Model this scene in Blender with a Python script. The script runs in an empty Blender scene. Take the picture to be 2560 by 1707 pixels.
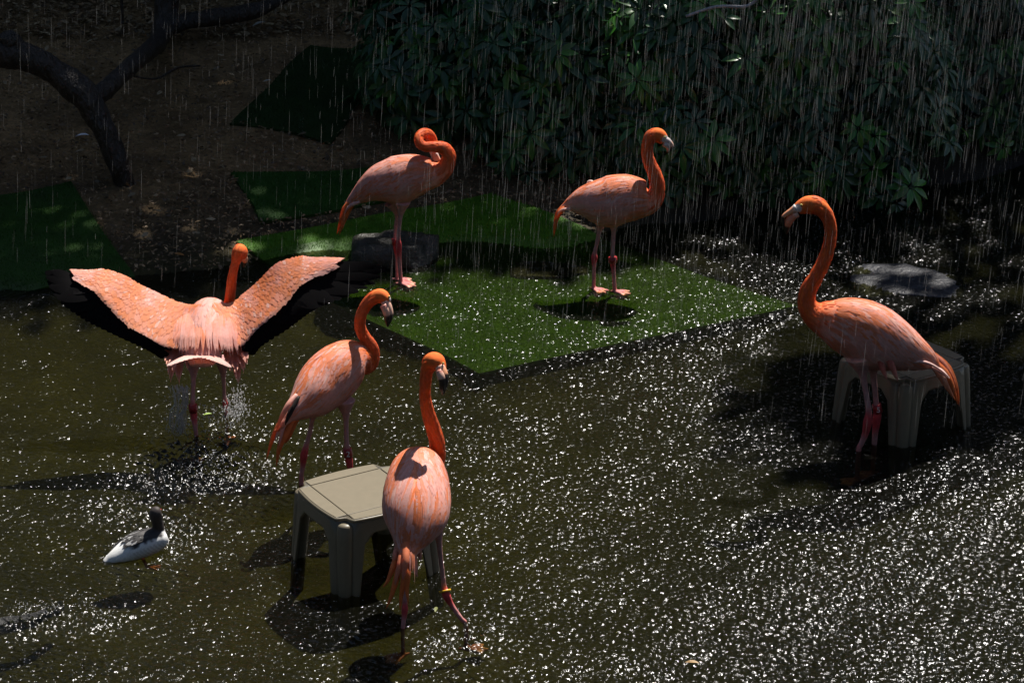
import bpy, math, random
import numpy as np
from mathutils import Vector, Matrix, kdtree, noise
R = math.radians
rnd = random.Random(11)
sc = bpy.context.scene
col = sc.collection

# ------------------------------------------------------------------ camera
CAM_H, FPX, PITCH = 4.5, 6500.0, R(21.7)
cam_d = bpy.data.cameras.new('camera')
cam = bpy.data.objects.new('camera', cam_d); col.objects.link(cam)
cam_d.sensor_width = 36.0; cam_d.lens = 36.0 * FPX / 2560.0
cam_d.clip_end = 2000.0
cam.location = (0, 0, CAM_H); cam.rotation_euler = (math.pi / 2 - PITCH, 0, 0)
sc.camera = cam
# ------------------------------------------------------------------ sky, sun, exposure
SUN_EL, SUN_AZ = R(60), R(28)          # azimuth measured from +Y (away from the camera) towards +X
L = Vector((math.cos(SUN_EL) * math.sin(SUN_AZ), math.cos(SUN_EL) * math.cos(SUN_AZ), math.sin(SUN_EL)))
world = bpy.data.worlds.new('World'); sc.world = world; world.use_nodes = True
wn = world.node_tree.nodes; wl = world.node_tree.links
sky = wn.new('ShaderNodeTexSky'); sky.sky_type = 'NISHITA'; sky.sun_disc = False
sky.sun_elevation = SUN_EL; sky.sun_rotation = SUN_AZ
bg = wn['Background']; bg.inputs['Strength'].default_value = 0.05
wl.new(sky.outputs['Color'], bg.inputs['Color'])
sun_d = bpy.data.lights.new('sun', 'SUN'); sun_d.energy = 5.0; sun_d.angle = R(0.53); sun_d.color = (1.0, 0.95, 0.87)
sun = bpy.data.objects.new('sun', sun_d); col.objects.link(sun)
sun.rotation_euler = (-L).to_track_quat('-Z', 'Y').to_euler(); sun.location = (0, 0, 30)
sc.view_settings.view_transform = 'Standard'; sc.view_settings.look = 'None'
sc.view_settings.exposure = 0.68; sc.view_settings.gamma = 1.0
sc.cycles.use_denoising = True; sc.cycles.filter_width = 1.5
sc.cycles.caustics_reflective = False; sc.cycles.caustics_refractive = False
sc.cycles.max_bounces = 8; sc.cycles.transparent_max_bounces = 24
sc.cycles.sample_clamp_indirect = 2.0; sc.cycles.sample_clamp_direct = 12.0

# ------------------------------------------------------------------ helpers
CP, SP = math.cos(PITCH), math.sin(PITCH)
def ray(px, py):
    a = (px - 1280) / FPX; b = -(py - 853.5) / FPX
    return Vector((a, CP + b * SP, -SP + b * CP))
def P(px, py, Y):
    d = ray(px, py); k = Y / d.y
    return Vector((0, 0, CAM_H)) + d * k
def G(px, py, z=0.0):
    d = ray(px, py); k = (z - CAM_H) / d.z
    return Vector((0, 0, CAM_H)) + d * k
def mpp(p):                       # metres per photo pixel at a point
    return (p.y * CP + (CAM_H - p.z) * SP) / FPX
def mix3(a, b, t):
    return tuple(a[i] + (b[i] - a[i]) * t for i in range(3))
def sstep(a, b, x):
    t = min(1, max(0, (x - a) / (b - a))); return t * t * (3 - 2 * t)

def tag(o, label=None, cat=None, group=None, kind=None):
    if label: o['label'] = label
    if cat: o['category'] = cat
    if group: o['group'] = group
    if kind: o['kind'] = kind
    return o
def empty(name, loc=(0, 0, 0)):
    o = bpy.data.objects.new(name, None); col.objects.link(o); o.location = loc; o.empty_display_size = 0.1
    return o

class MB:
    def __init__(s): s.v, s.f, s.c = [], [], []
    def add(s, vs, fs, cs=None):
        n = len(s.v); s.v += [tuple(x) for x in vs]; s.f += [tuple(i + n for i in f) for f in fs]
        if cs is None: cs = (0.5, 0.5, 0.5)
        if isinstance(cs, tuple): s.c += [cs] * len(vs)
        else: s.c += cs
    def mesh(s, name, smooth=True):
        me = bpy.data.meshes.new(name); me.from_pydata(s.v, [], s.f); me.update()
        at = me.color_attributes.new('Col', 'FLOAT_COLOR', 'POINT')
        a = np.ones((len(s.v), 4), 'f'); a[:, :3] = np.array(s.c, 'f').reshape(-1, 3)
        at.data.foreach_set('color', a.ravel())
        if smooth: me.polygons.foreach_set('use_smooth', [True] * len(me.polygons))
        return me
    def build(s, name, mat, parent=None, smooth=True):
        return put(s.mesh(name, smooth), name, mat, parent)
def put(me, name, mat, parent=None):
    o = bpy.data.objects.new(name, me); col.objects.link(o)
    if mat and not me.materials: me.materials.append(mat)
    if parent:
        o.parent = parent; o.matrix_parent_inverse = Matrix.Translation(-Vector(parent.location))
        if parent.parent: o.matrix_parent_inverse = Matrix.Identity(4)
    return o

def tube(mb, pts, rads, seg=8, colour=(.5, .5, .5), cap=True):
    pts = [Vector(p) for p in pts]; n = len(pts); rings = []
    t = (pts[1] - pts[0]).normalized(); up = Vector((0, 0, 1)) if abs(t.z) < .9 else Vector((1, 0, 0))
    a = t.cross(up).normalized()
    vs, fs, cs = [], [], []
    for i in range(n):
        t = (pts[min(i + 1, n - 1)] - pts[max(i - 1, 0)]).normalized()
        a = (a - t * a.dot(t)).normalized(); b = t.cross(a)
        for k in range(seg):
            w = 2 * math.pi * k / seg
            vs.append(pts[i] + (a * math.cos(w) + b * math.sin(w)) * rads[i])
            cs.append(colour[i] if isinstance(colour, list) else colour)
    for i in range(n - 1):
        for k in range(seg):
            q = (k + 1) % seg
            fs.append((i * seg + k, i * seg + q, (i + 1) * seg + q, (i + 1) * seg + k))
    if cap:
        fs.append(tuple(range(seg - 1, -1, -1))); fs.append(tuple((n - 1) * seg + k for k in range(seg)))
    mb.add(vs, fs, cs)
def cr(vals, n):                      # Catmull-Rom resample of a list of tuples
    v = np.array(vals, float); m = len(v) - 1; out = []
    for k in range(n):
        u = k * m / (n - 1); i = min(int(u), m - 1); t = u - i
        p0, p1, p2, p3 = v[max(i - 1, 0)], v[i], v[i + 1], v[min(i + 2, m)]
        out.append(.5 * (2 * p1 + (p2 - p0) * t + (2 * p0 - 5 * p1 + 4 * p2 - p3) * t * t + (3 * p1 - p0 - 3 * p2 + p3) * t ** 3))
    return np.array(out)
def blob(mb, c, r, colour, seg=8, rg=5, squash=(1, 1, 1), jit=0):
    vs, fs = [], []
    vs.append(Vector((0, 0, 1)))
    for i in range(1, rg):
        a = math.pi * i / rg
        for k in range(seg):
            b = 2 * math.pi * k / seg
            vs.append(Vector((math.sin(a) * math.cos(b), math.sin(a) * math.sin(b), math.cos(a))))
    vs.append(Vector((0, 0, -1)))
    for k in range(seg): fs.append((0, 1 + k, 1 + (k + 1) % seg))
    for i in range(rg - 2):
        for k in range(seg):
            q = (k + 1) % seg
            fs.append((1 + i * seg + k, 1 + (i + 1) * seg + k, 1 + (i + 1) * seg + q, 1 + i * seg + q))
    b = 1 + (rg - 2) * seg
    for k in range(seg): fs.append((b + k, len(vs) - 1, b + (k + 1) % seg))
    c = Vector(c)
    out = []
    for v in vs:
        s = r * (1 + (rnd.uniform(-jit, jit) if jit else 0))
        out.append(c + Vector((v.x * squash[0], v.y * squash[1], v.z * squash[2])) * s)
    mb.add(out, fs, colour)

# ------------------------------------------------------------------ materials
def newmat(name):
    m = bpy.data.materials.new(name); m.use_nodes = True
    nt = m.node_tree; return m, nt.nodes, nt.links, nt.nodes['Principled BSDF']
def N(nodes, t, **kw):
    n = nodes.new(t)
    for k, v in kw.items(): setattr(n, k, v)
    return n
def noise_tex(nd, ln, scale, detail=4, rough=.55, coord='Object', stretch=None):
    tc = N(nd, 'ShaderNodeTexCoord'); t = N(nd, 'ShaderNodeTexNoise')
    t.inputs['Scale'].default_value = scale; t.inputs['Detail'].default_value = detail; t.inputs['Roughness'].default_value = rough
    if stretch:
        mp = N(nd, 'ShaderNodeMapping'); mp.inputs['Scale'].default_value = stretch
        ln.new(tc.outputs[coord], mp.inputs['Vector']); ln.new(mp.outputs[0], t.inputs['Vector'])
    else: ln.new(tc.outputs[coord], t.inputs['Vector'])
    return t
def ramp(nd, ln, src, stops):
    r = N(nd, 'ShaderNodeValToRGB'); e = r.color_ramp.elements
    while len(e) < len(stops): e.new(.5)
    for i, (p, c) in enumerate(stops): e[i].position = p; e[i].color = (*c, 1)
    ln.new(src, r.inputs['Fac']); return r
def bump(nd, ln, src, bsdf, strength, dist, normal_in=None):
    b = N(nd, 'ShaderNodeBump'); b.inputs['Strength'].default_value = strength; b.inputs['Distance'].default_value = dist
    ln.new(src, b.inputs['Height'])
    if normal_in: ln.new(normal_in.outputs[0], b.inputs['Normal'])
    if bsdf: ln.new(b.outputs[0], bsdf.inputs['Normal'])
    return b
def vcol_mat(name, rough=.6, var=.25, nscale=60, bstr=.25, bdist=.004, spec=.35, stretch=None, trans=0.0):
    m, nd, ln, b = newmat(name)
    a = N(nd, 'ShaderNodeVertexColor'); a.layer_name = 'Col'
    t = noise_tex(nd, ln, nscale, 5, .6, stretch=stretch)
    mr = N(nd, 'ShaderNodeMapRange'); mr.inputs['To Min'].default_value = 1 - var; mr.inputs['To Max'].default_value = 1 + var
    mr.inputs['From Min'].default_value = .25; mr.inputs['From Max'].default_value = .75
    ln.new(t.outputs['Fac'], mr.inputs['Value'])
    mx = N(nd, 'ShaderNodeMix', data_type='RGBA', blend_type='MULTIPLY'); mx.inputs[0].default_value = 1
    ln.new(a.outputs['Color'], mx.inputs[6]); ln.new(mr.outputs[0], mx.inputs[7])
    ln.new(mx.outputs[2], b.inputs['Base Color'])
    b.inputs['Roughness'].default_value = rough; b.inputs['Specular IOR Level'].default_value = spec
    bump(nd, ln, t.outputs['Fac'], b, bstr, bdist)
    if trans:
        tr = N(nd, 'ShaderNodeBsdfTranslucent'); ms = N(nd, 'ShaderNodeMixShader'); ms.inputs[0].default_value = trans
        ln.new(mx.outputs[2], tr.inputs['Color']); ln.new(b.outputs[0], ms.inputs[1]); ln.new(tr.outputs[0], ms.inputs[2])
        ln.new(ms.outputs[0], nd['Material Output'].inputs['Surface'])
    return m
M = {}
M['skin'] = vcol_mat('flamingo_down', .8, .18, 60, .35, .004, .1)
M['feather'] = vcol_mat('flamingo_feather', .6, .13, 70, .2, .002, .25, trans=.3)
M['black_feather'] = vcol_mat('black_feather', .8, .1, 70, .1, .002, .05)
M['beak'] = vcol_mat('beak_horn', .35, .12, 120, .1, .001, .5)
M['duck'] = vcol_mat('duck_feather', .6, .15, 120, .25, .002, .3)
M['band'] = vcol_mat('band_plastic', .35, .05, 50, 0, .001, .5)
M['turf'] = vcol_mat('turf_fibre', .5, .3, 9, 0, .001, .3, trans=.25)
M['chips'] = vcol_mat('mulch_chip', .55, .3, 40, .2, .002, .4)
M['leaf'] = vcol_mat('leaf_skin', .3, .25, 30, .1, .002, .45, trans=.2)
M['stone'] = vcol_mat('wet_stone', .45, .45, 14, .9, .03, .4)
M['bark'] = vcol_mat('wet_bark', .42, .6, 26, 1.0, .05, .5, stretch=(1, 1, .45))
M['plastic'] = vcol_mat('resin_plastic', .42, .07, 30, .05, .001, .5)
M['eye'] = vcol_mat('eye', .1, 0, 10, 0, .001, .6)

def ground_mat():
    m, nd, ln, b = newmat('ground_soil')
    a = N(nd, 'ShaderNodeVertexColor'); a.layer_name = 'Col'
    n1 = noise_tex(nd, ln, 2.2, 6, .62); n2 = noise_tex(nd, ln, 38, 5, .7)
    m1 = N(nd, 'ShaderNodeMapRange'); m1.inputs[1].default_value = .3; m1.inputs[2].default_value = .7; m1.inputs[3].default_value = .45; m1.inputs[4].default_value = 1.6
    m2 = N(nd, 'ShaderNodeMapRange'); m2.inputs[1].default_value = .3; m2.inputs[2].default_value = .7; m2.inputs[3].default_value = .55; m2.inputs[4].default_value = 1.45
    ln.new(n1.outputs['Fac'], m1.inputs[0]); ln.new(n2.outputs['Fac'], m2.inputs[0])
    mm = N(nd, 'ShaderNodeMath', operation='MULTIPLY'); ln.new(m1.outputs[0], mm.inputs[0]); ln.new(m2.outputs[0], mm.inputs[1])
    mx = N(nd, 'ShaderNodeMix', data_type='RGBA', blend_type='MULTIPLY'); mx.inputs[0].default_value = 1
    ln.new(a.outputs['Color'], mx.inputs[6]); ln.new(mm.outputs[0], mx.inputs[7]); ln.new(mx.outputs[2], b.inputs['Base Color'])
    b.inputs['Roughness'].default_value = .7; b.inputs['Specular IOR Level'].default_value = .25
    bump(nd, ln, n2.outputs['Fac'], b, .8, .02)
    return m
M['ground'] = ground_mat()

def water_mat():
    m, nd, ln, b = newmat('pond_water')
    nd.remove(b)
    out = nd['Material Output']
    n1 = noise_tex(nd, ln, 9, 3, .5, stretch=(1, .7, 1)); n2 = noise_tex(nd, ln, 58, 2.5, .55, stretch=(1, .75, 1)); n3 = noise_tex(nd, ln, 120, 2, .5)
    n1.inputs['Distortion'].default_value = .6; n2.inputs['Distortion'].default_value = .8
    b1 = bump(nd, ln, n1.outputs['Fac'], None, .4, .02)
    b2 = bump(nd, ln, n2.outputs['Fac'], None, .5, .010, b1)
    b3 = bump(nd, ln, n3.outputs['Fac'], None, .05, .002, b2)
    fr = N(nd, 'ShaderNodeFresnel'); fr.inputs['IOR'].default_value = 1.33; ln.new(b3.outputs[0], fr.inputs['Normal'])
    gl = N(nd, 'ShaderNodeBsdfGlossy'); gl.inputs['Roughness'].default_value = .13; ln.new(b3.outputs[0], gl.inputs['Normal'])
    gl.inputs['Color'].default_value = (.85, .85, .88, 1)
    tr = N(nd, 'ShaderNodeBsdfTransparent'); tr.inputs['Color'].default_value = (.6, .6, .36, 1)
    df = N(nd, 'ShaderNodeBsdfDiffuse'); df.inputs['Color'].default_value = (.005, .005, .002, 1)
    ms = N(nd, 'ShaderNodeMixShader'); ms.inputs[0].default_value = .3
    ln.new(tr.outputs[0], ms.inputs[1]); ln.new(df.outputs[0], ms.inputs[2])
    mf = N(nd, 'ShaderNodeMixShader'); ln.new(fr.outputs[0], mf.inputs[0]); ln.new(ms.outputs[0], mf.inputs[1]); ln.new(gl.outputs[0], mf.inputs[2])
    ln.new(mf.outputs[0], out.inputs['Surface'])
    return m
M['water'] = water_mat()
def drop_mat(name, alpha, white):
    m, nd, ln, b = newmat(name); nd.remove(b)
    gl = N(nd, 'ShaderNodeBsdfGlossy'); gl.inputs['Roughness'].default_value = .12
    tl = N(nd, 'ShaderNodeBsdfTranslucent'); tl.inputs['Color'].default_value = (white, white, white * 1.02, 1)
    df = N(nd, 'ShaderNodeBsdfDiffuse'); df.inputs['Color'].default_value = (white, white, white * 1.02, 1)
    a1 = N(nd, 'ShaderNodeMixShader'); a1.inputs[0].default_value = .5; ln.new(tl.outputs[0], a1.inputs[1]); ln.new(df.outputs[0], a1.inputs[2])
    a2 = N(nd, 'ShaderNodeMixShader'); a2.inputs[0].default_value = .3; ln.new(a1.outputs[0], a2.inputs[1]); ln.new(gl.outputs[0], a2.inputs[2])
    tr = N(nd, 'ShaderNodeBsdfTransparent'); a3 = N(nd, 'ShaderNodeMixShader'); a3.inputs[0].default_value = alpha
    ln.new(tr.outputs[0], a3.inputs[1]); ln.new(a2.outputs[0], a3.inputs[2])
    ln.new(a3.outputs[0], nd['Material Output'].inputs['Surface'])
    return m
M['rain'] = drop_mat('rain_water', .17, .8)
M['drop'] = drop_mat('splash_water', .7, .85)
M['sheet'] = drop_mat('splash_sheet', .5, .85)

# ------------------------------------------------------------------ terrain and pond
WLP = [(-400, 775), (0, 735), (330, 685), (620, 645), (900, 628), (1200, 606), (1450, 575), (1700, 560), (2000, 540), (2250, 470), (2560, 415), (3000, 395)]
WLX = np.array([G(*p).x for p in WLP]); WLY = np.array([G(*p).y for p in WLP])
def h_nat(x, y):
    t = y - np.interp(x, WLX, WLY) + .10 * np.sin(3.1 * x + .6) + .05 * np.sin(7.7 * x)
    und = .018 * np.sin(2.3 * x + 1.1 * y) * np.sin(1.7 * y - .8 * x) + .012 * np.sin(5.3 * x - 2.9 * y)
    up = .09 * np.clip(t, 0, 9) + und * np.clip(t, 0, 1)
    dn = -.15 * (1 - np.exp(np.minimum(t, 0) / .3)) + .012 * np.sin(2.9 * x + .4) * np.sin(2.1 * y) * np.clip(-t, 0, 1)
    return np.where(t > 0, up, dn)
def zmat_big(x, y): return np.maximum(h_nat(x, y) + .02, -.013 - .009 * (12.55 - y))
def solve(px, py, hf):
    a, b = 5.0, 30.0
    for _ in range(50):
        c = (a + b) / 2; p = P(px, py, c)
        if p.z > float(hf(p.x, p.y)): a = c
        else: b = c
    return P(px, py, a)
MATS = {
 'big': [(590, 602), (1231, 481), (1990, 764), (1195, 934)],
 'mid': [(651, 555), (580, 429), (958, 412), (985, 497)],
 'up': [(825, 358), (578, 307), (774, 113), (985, 128)],
 'left': [(-260, 775), (-260, 512), (175, 453), (335, 692)],
}
big_c = [solve(px, py, zmat_big) for px, py in MATS['big']]
def poly_dist(x, y, poly):            # signed-ish distance: 0 inside a convex polygon
    d = np.full(np.shape(x), -1e9); n = len(poly); ar = 0
    for i in range(n):
        a, b = poly[i], poly[(i + 1) % n]; ar += a.x * b.y - b.x * a.y
    sg = 1 if ar > 0 else -1
    for i in range(n):
        a, b = poly[i], poly[(i + 1) % n]; e = Vector((b.x - a.x, b.y - a.y)).normalized()
        d = np.maximum(d, sg * (e.y * (x - a.x) - e.x * (y - a.y)))
    return d
def h_ground_a(x, y):
    h = h_nat(x, y); d = np.maximum(poly_dist(x, y, big_c) + .03, 0)
    return np.maximum(h, np.where(d < .5, zmat_big(x, y) - .016 - .9 * d, -9))
class Table:                          # fast lookup of a height function
    X0, Y0, S = -9.0, 4.0, .025
    def __init__(s, f):
        X, Y = np.meshgrid(np.arange(s.X0, 9, s.S), np.arange(s.Y0, 25, s.S)); s.t = f(X, Y).tolist(); s.ny = len(s.t); s.nx = len(s.t[0])
    def __call__(s, x, y):
        a = min(max((x - s.X0) / s.S, 0), s.nx - 1.001); b = min(max((y - s.Y0) / s.S, 0), s.ny - 1.001); i, j = int(a), int(b); a -= i; b -= j
        r0, r1 = s.t[j], s.t[j + 1]
        return (r0[i] * (1 - a) + r0[i + 1] * a) * (1 - b) + (r1[i] * (1 - a) + r1[i + 1] * a) * b
h_ground = Table(h_ground_a); z_big = Table(zmat_big)
z_left = Table(lambda x, y: np.maximum(h_nat(x, y), -.03) + .016)
def solve2(px, py, hf):
    p = G(px, py, 0.1)
    for _ in range(14): p = G(px, py, .5 * p.z + .5 * hf(p.x, p.y))
    return p
def axis(lo, hi, step, far):
    inner = list(np.arange(lo, hi + 1e-6, step)); a, b = [], []
    s = step; v = lo
    while v > -far: s *= 1.5; v -= s; a.append(v)
    s = step; v = inner[-1]
    while v < far: s *= 1.5; v += s; b.append(v)
    return np.array(a[::-1] + inner + b)
def sheet(name, xs, ys, zf, colf, mat):
    X, Y = np.meshgrid(xs, ys); Z = zf(X, Y); nx, ny = len(xs), len(ys)
    v = np.stack([X.ravel(), Y.ravel(), Z.ravel()], 1)
    idx = np.arange(nx * ny).reshape(ny, nx)
    f = np.stack([idx[:-1, :-1], idx[:-1, 1:], idx[1:, 1:], idx[1:, :-1]], -1).reshape(-1, 4)
    me = bpy.data.meshes.new(name); me.from_pydata(v.tolist(), [], f.tolist()); me.update()
    if colf is not None:
        at = me.color_attributes.new('Col', 'FLOAT_COLOR', 'POINT'); c = np.ones((len(v), 4), 'f'); c[:, :3] = colf(v)
        at.data.foreach_set('color', c.ravel())
    me.polygons.foreach_set('use_smooth', [True] * len(me.polygons))
    return tag(put(me, name, mat), kind='structure')
def gcol(v):
    wet = np.clip((v[:, 2] + .005) / .05, 0, 1)[:, None]
    bank = np.array([.20, .125, .055]); bed = np.array([.034, .030, .006]); edge = np.array([.06, .042, .02])
    k = np.clip((v[:, 2] - .03) / .12, 0, 1)[:, None]
    low = edge + (bank - edge) * k
    inky = np.clip((v[:, 0] + .1) / 1.1, 0, 1)[:, None]  # bed colour fades to neutral near-black towards the right, at unchanged depth
    b = bed.reshape(1, 3)
    b = b * (1 - inky) + np.array([.0045, .0045, .0045]) * inky
    return b * (1 - wet) + low * wet
sheet('ground', axis(-4.2, 4.2, .06, 300), axis(7, 18.5, .06, 300), h_ground_a, gcol, M['ground'])
# water surface: gentle swell plus raised, broken water where feet, duck and bird splash
SPL = [(G(515, 1150), .26, .020), (G(430, 1340), .16, .006), (G(300, 1280), .16, .005), (G(1170, 1600), .10, .008), (G(90, 1545), .14, .010), (G(270, 1550), .10, .006), (G(1060, 1620), .08, .004)]
def wz(X, Y):
    g = np.random.default_rng(5); z = np.zeros_like(X); m = (np.abs(X) < 2.9) & (Y > 7.4) & (Y < 14.6); x, y = X[m], Y[m]; q = np.zeros_like(x)
    for k in range(54):               # wind and rain chop: many short crossing waves
        lam = g.uniform(.015, .042); a = g.uniform(0, math.pi); kx, ky = math.cos(a) * 6.283 / lam, math.sin(a) * 6.283 / lam
        q += lam * .0185 * np.sin(kx * x + ky * y + g.uniform(0, 6.28) + .8 * np.sin(1.7 * x + 1.3 * y + k))
    patch = .5 + .5 * np.sin(1.9 * x + 1.2 * np.sin(1.1 * y)) * np.sin(2.3 * y + 1.4 * np.sin(1.3 * x + 1))
    amp = (.45 + .55 * patch) * (.41 + .59 * np.clip((x + 1.2) / 2.7, 0, 1)); amp = amp * np.clip((h_ground_a(x, y) * -30) + .35, .25, 1)
    for p, r, a in SPL: amp = amp + (a / .006) * np.exp(-((x - p.x) ** 2 + (y - p.y) ** 2) / r ** 2)
    q *= amp; q += .003 * np.sin(5.1 * x + 3.7 * y) + .002 * np.sin(-6.3 * x + 7.9 * y + 1)
    for p, r, a in SPL:
        d2 = ((x - p.x) ** 2 + (y - p.y) ** 2) / r ** 2
        q += a * np.exp(-d2) * (.4 + .9 * np.sin(60 * x + 22 * y + 3 * np.sin(21 * y)) * np.sin(48 * y - 31 * x))
    z[m] = q; return z
sheet('water', axis(-2.65, 2.65, .0066, 120), axis(7.9, 13.9, .0072, 120), wz, None, M['water'])
# rings of raindrops are carried by the same sheet
def rings():
    me = bpy.data.objects['water'].data; n = len(me.vertices); co = np.empty(n * 3, 'f'); me.vertices.foreach_get('co', co); co = co.reshape(-1, 3)
    xs = np.unique(co[:, 0]); ys = np.unique(co[:, 1]); nx = len(xs); Z = co[:, 2].reshape(len(ys), nx); r = random.Random(8)
    for _ in range(620):
        p = G(r.uniform(-20, 2580), r.uniform(620, 1720)); R0 = r.uniform(.02, .075); i0, i1 = np.searchsorted(xs, [p.x - .13, p.x + .13]); j0, j1 = np.searchsorted(ys, [p.y - .13, p.y + .13])
        d = np.hypot(xs[None, i0:i1] - p.x, ys[j0:j1, None] - p.y); Z[j0:j1, i0:i1] += r.uniform(.001, .0022) * np.cos((d - R0) * 6.283 / .032) * np.exp(-((d - R0) / .022) ** 2)
    co[:, 2] = Z.ravel(); me.vertices.foreach_set('co', co.ravel()); me.update()
rings()

# ------------------------------------------------------------------ artificial turf mats
def bil(c, u, v): return c[0] * (1 - u) * (1 - v) + c[1] * (1 - u) * v + c[2] * u * v + c[3] * u * (1 - v)
def turf_mat(label, px, zf, dens, base, group=None):
    c = [solve2(a, b, zf) for a, b in px]
    root = empty('artificial_turf_mat', c[0]); tag(root, label, 'turf mat', group)
    n = 26; mb = MB(); top = []
    for i in range(n + 1):
        for j in range(n + 1):
            u, v = i / n, j / n; p = bil(c, u, v)
            wob = .012 * math.sin(9 * u + 4 * v) * (1 if u in (0, 1) or v in (0, 1) else 0)
            p = Vector((p.x + wob, p.y + wob * .6, 0)); p.z = float(zf(p.x, p.y)) + .006 * math.sin(7 * u + 2) * math.sin(6 * v)
            top.append(p)
    m = n + 1
    fs = [(i * m + j, i * m + j + 1, (i + 1) * m + j + 1, (i + 1) * m + j) for i in range(n) for j in range(n)]
    vs = top + [p - Vector((0, 0, .014)) for p in top]; k = m * m
    fb = [tuple(reversed([q + k for q in f])) for f in fs]
    rim = []
    for i in range(n):
        rim += [(i * m, (i + 1) * m, (i + 1) * m + k, i * m + k), ((i + 1) * m + n, i * m + n, i * m + n + k, (i + 1) * m + n + k),
                (i + 1, i, i + k, i + 1 + k), (n * m + i, n * m + i + 1, n * m + i + 1 + k, n * m + i + k)]
    mb.add(vs, fs + fb + rim, mix3(base, (.008, .014, .005), .35))
    mb.build('backing', M['turf'], root, smooth=False)
    area = (c[1] - c[0]).cross(c[3] - c[0]).length * .5 + (c[1] - c[2]).cross(c[3] - c[2]).length * .5
    bl = MB(); r = random.Random(len(label))
    for _ in range(int(area * dens)):
        u, v = r.random(), r.random(); p = bil(c, u, v); p.z = float(zf(p.x, p.y)) + .006 * math.sin(7 * u + 2) * math.sin(6 * v)
        a = r.uniform(0, 6.28); w = r.uniform(.0012, .0024); hh = r.uniform(.009, .016)
        d = Vector((math.cos(a), math.sin(a), 0)) * w; lean = Vector((r.gauss(0, .007), r.gauss(-.003, .007), hh))
        k_ = r.uniform(.75, 1.25); cc = (base[0] * k_ * r.uniform(.8, 1.3), base[1] * k_, base[2] * k_)
        q = p - Vector((0, 0, .003))
        bl.add([q - d, q + d, q + lean], [(0, 1, 2)], cc)
    o = bl.build('pile', M['turf'], root, smooth=False); o['kind'] = 'stuff'
    return root
hb = lambda x, y: h_ground(x, y) + .016
turf_mat('large green turf mat running from the bank down under the shallow water', MATS['big'], z_big, 15000, (.09, .25, .012))
turf_mat('green turf mat lying on the soil just behind the large half sunken mat', MATS['mid'], hb, 15000, (.03, .11, .011))
turf_mat('dark green turf mat highest up the bank beside the shrubs', MATS['up'], hb, 9000, (.018, .055, .008))
turf_mat('green turf mat below the dead trunk with one end in the water', MATS['left'], z_left, 11000, (.03, .10, .008))

# ------------------------------------------------------------------ mulch, leaf litter
def inside(x, y, q):
    s0 = 0
    for i in range(len(q)):
        a, b = q[i], q[(i + 1) % len(q)]; c = (b.x - a.x) * (y - a.y) - (b.y - a.y) * (x - a.x)
        if s0 == 0: s0 = c
        elif s0 * c < 0: return False
    return True
def scatter(name, label, n, area_px, hf, size, cols, mat, seed, z0=.004, thick=True, avoid=True):
    r = random.Random(seed); mb = MB(); polys = [[solve2(a, b, hb) for a, b in MATS[k]] for k in ('mid', 'up', 'left')] + [big_c]
    x0, x1, y0, y1 = area_px; k = 0
    while k < n:
        p = solve2(r.uniform(x0, x1), r.uniform(y0, y1), hf)
        k += 1
        if p.z < .004: continue
        if avoid and any(inside(p.x, p.y, q) for q in polys): continue
        a = r.uniform(0, 6.28); l = r.uniform(*size); w = l * r.uniform(.25, .55)
        e = Vector((math.cos(a), math.sin(a), r.gauss(0, .25))).normalized() * l
        f = Vector((-math.sin(a), math.cos(a), r.gauss(0, .35))).normalized() * w
        q = p + Vector((0, 0, z0 + r.uniform(0, .008))); c = mix3(r.choice(cols), r.choice(cols), r.random()); kk = r.uniform(.5, 1.4); c = tuple(x * kk for x in c)
        up = Vector((0, 0, .004))
        mb.add([q - e, q - e * .2 - f + up, q + e * .6 - f * .7, q + e, q + e * .5 + f * .8 + up, q - e * .4 + f], [(0, 1, 2, 3, 4, 5)], c)
    o = mb.build(name, mat, smooth=False); tag(o, label, name.replace('_', ' '), kind='stuff'); return o
scatter('wood_mulch', 'wet brown wood chips strewn over the bank', 15000, (-150, 1500, -60, 680), hb, (.006, .02), [(.22, .14, .065), (.12, .075, .035), (.30, .2, .105), (.06, .038, .02)], M['chips'], 5)
scatter('leaf_litter', 'dry fallen leaves lying under the limbs of the dead tree', 3200, (-150, 1000, -120, 95), hb, (.015, .035), [(.22, .15, .07), (.14, .08, .035), (.3, .22, .12), (.06, .04, .02)], M['chips'], 8, .01)
scatter('leaf_litter', 'thin scatter of pale dry leaves across the brown soil', 260, (-100, 1000, 90, 640), hb, (.012, .03), [(.25, .19, .11), (.12, .075, .03)], M['chips'], 9, .012)

# single leaves that can be picked out
def single_leaf(label, px, py, z, length, ang, c, tilt=.15):
    p = solve2(px, py, hb) if z is None else G(px, py, z)
    mb = MB(); e = Vector((math.cos(ang), math.sin(ang), tilt)).normalized(); f = Vector((-math.sin(ang), math.cos(ang), .1)).normalized()
    vs, fs = [], []
    for i in range(7):
        t = i / 6; w = length * .17 * math.sin(math.pi * min(1, t * .96 + .02)) ** .8; q = p + e * (t - .5) * length + Vector((0, 0, .012 + .06 * length * math.sin(t * 3)))
        vs += [q - f * w + Vector((0, 0, w * .4)), q, q + f * w + Vector((0, 0, w * .4))]
    for i in range(6):
        for j in range(2): fs.append((i * 3 + j, i * 3 + j + 1, i * 3 + j + 4, i * 3 + j + 3))
    mb.add(vs, fs, c); o = mb.build('fallen_leaf', M['chips']); tag(o, label, 'leaf', 'single fallen leaves')
single_leaf('pale narrow dry leaf lying on the soil by the long limb', 648, 66, None, .09, .5, (.42, .4, .33))
single_leaf('pale dry leaf lying on the bank beside the top turf mat', 668, 208, None, .05, .2, (.4, .37, .3))
single_leaf('orange brown leaf at the water edge behind the winged flamingo', 441, 645, 0.0, .09, -.3, (.35, .16, .04))
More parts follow.
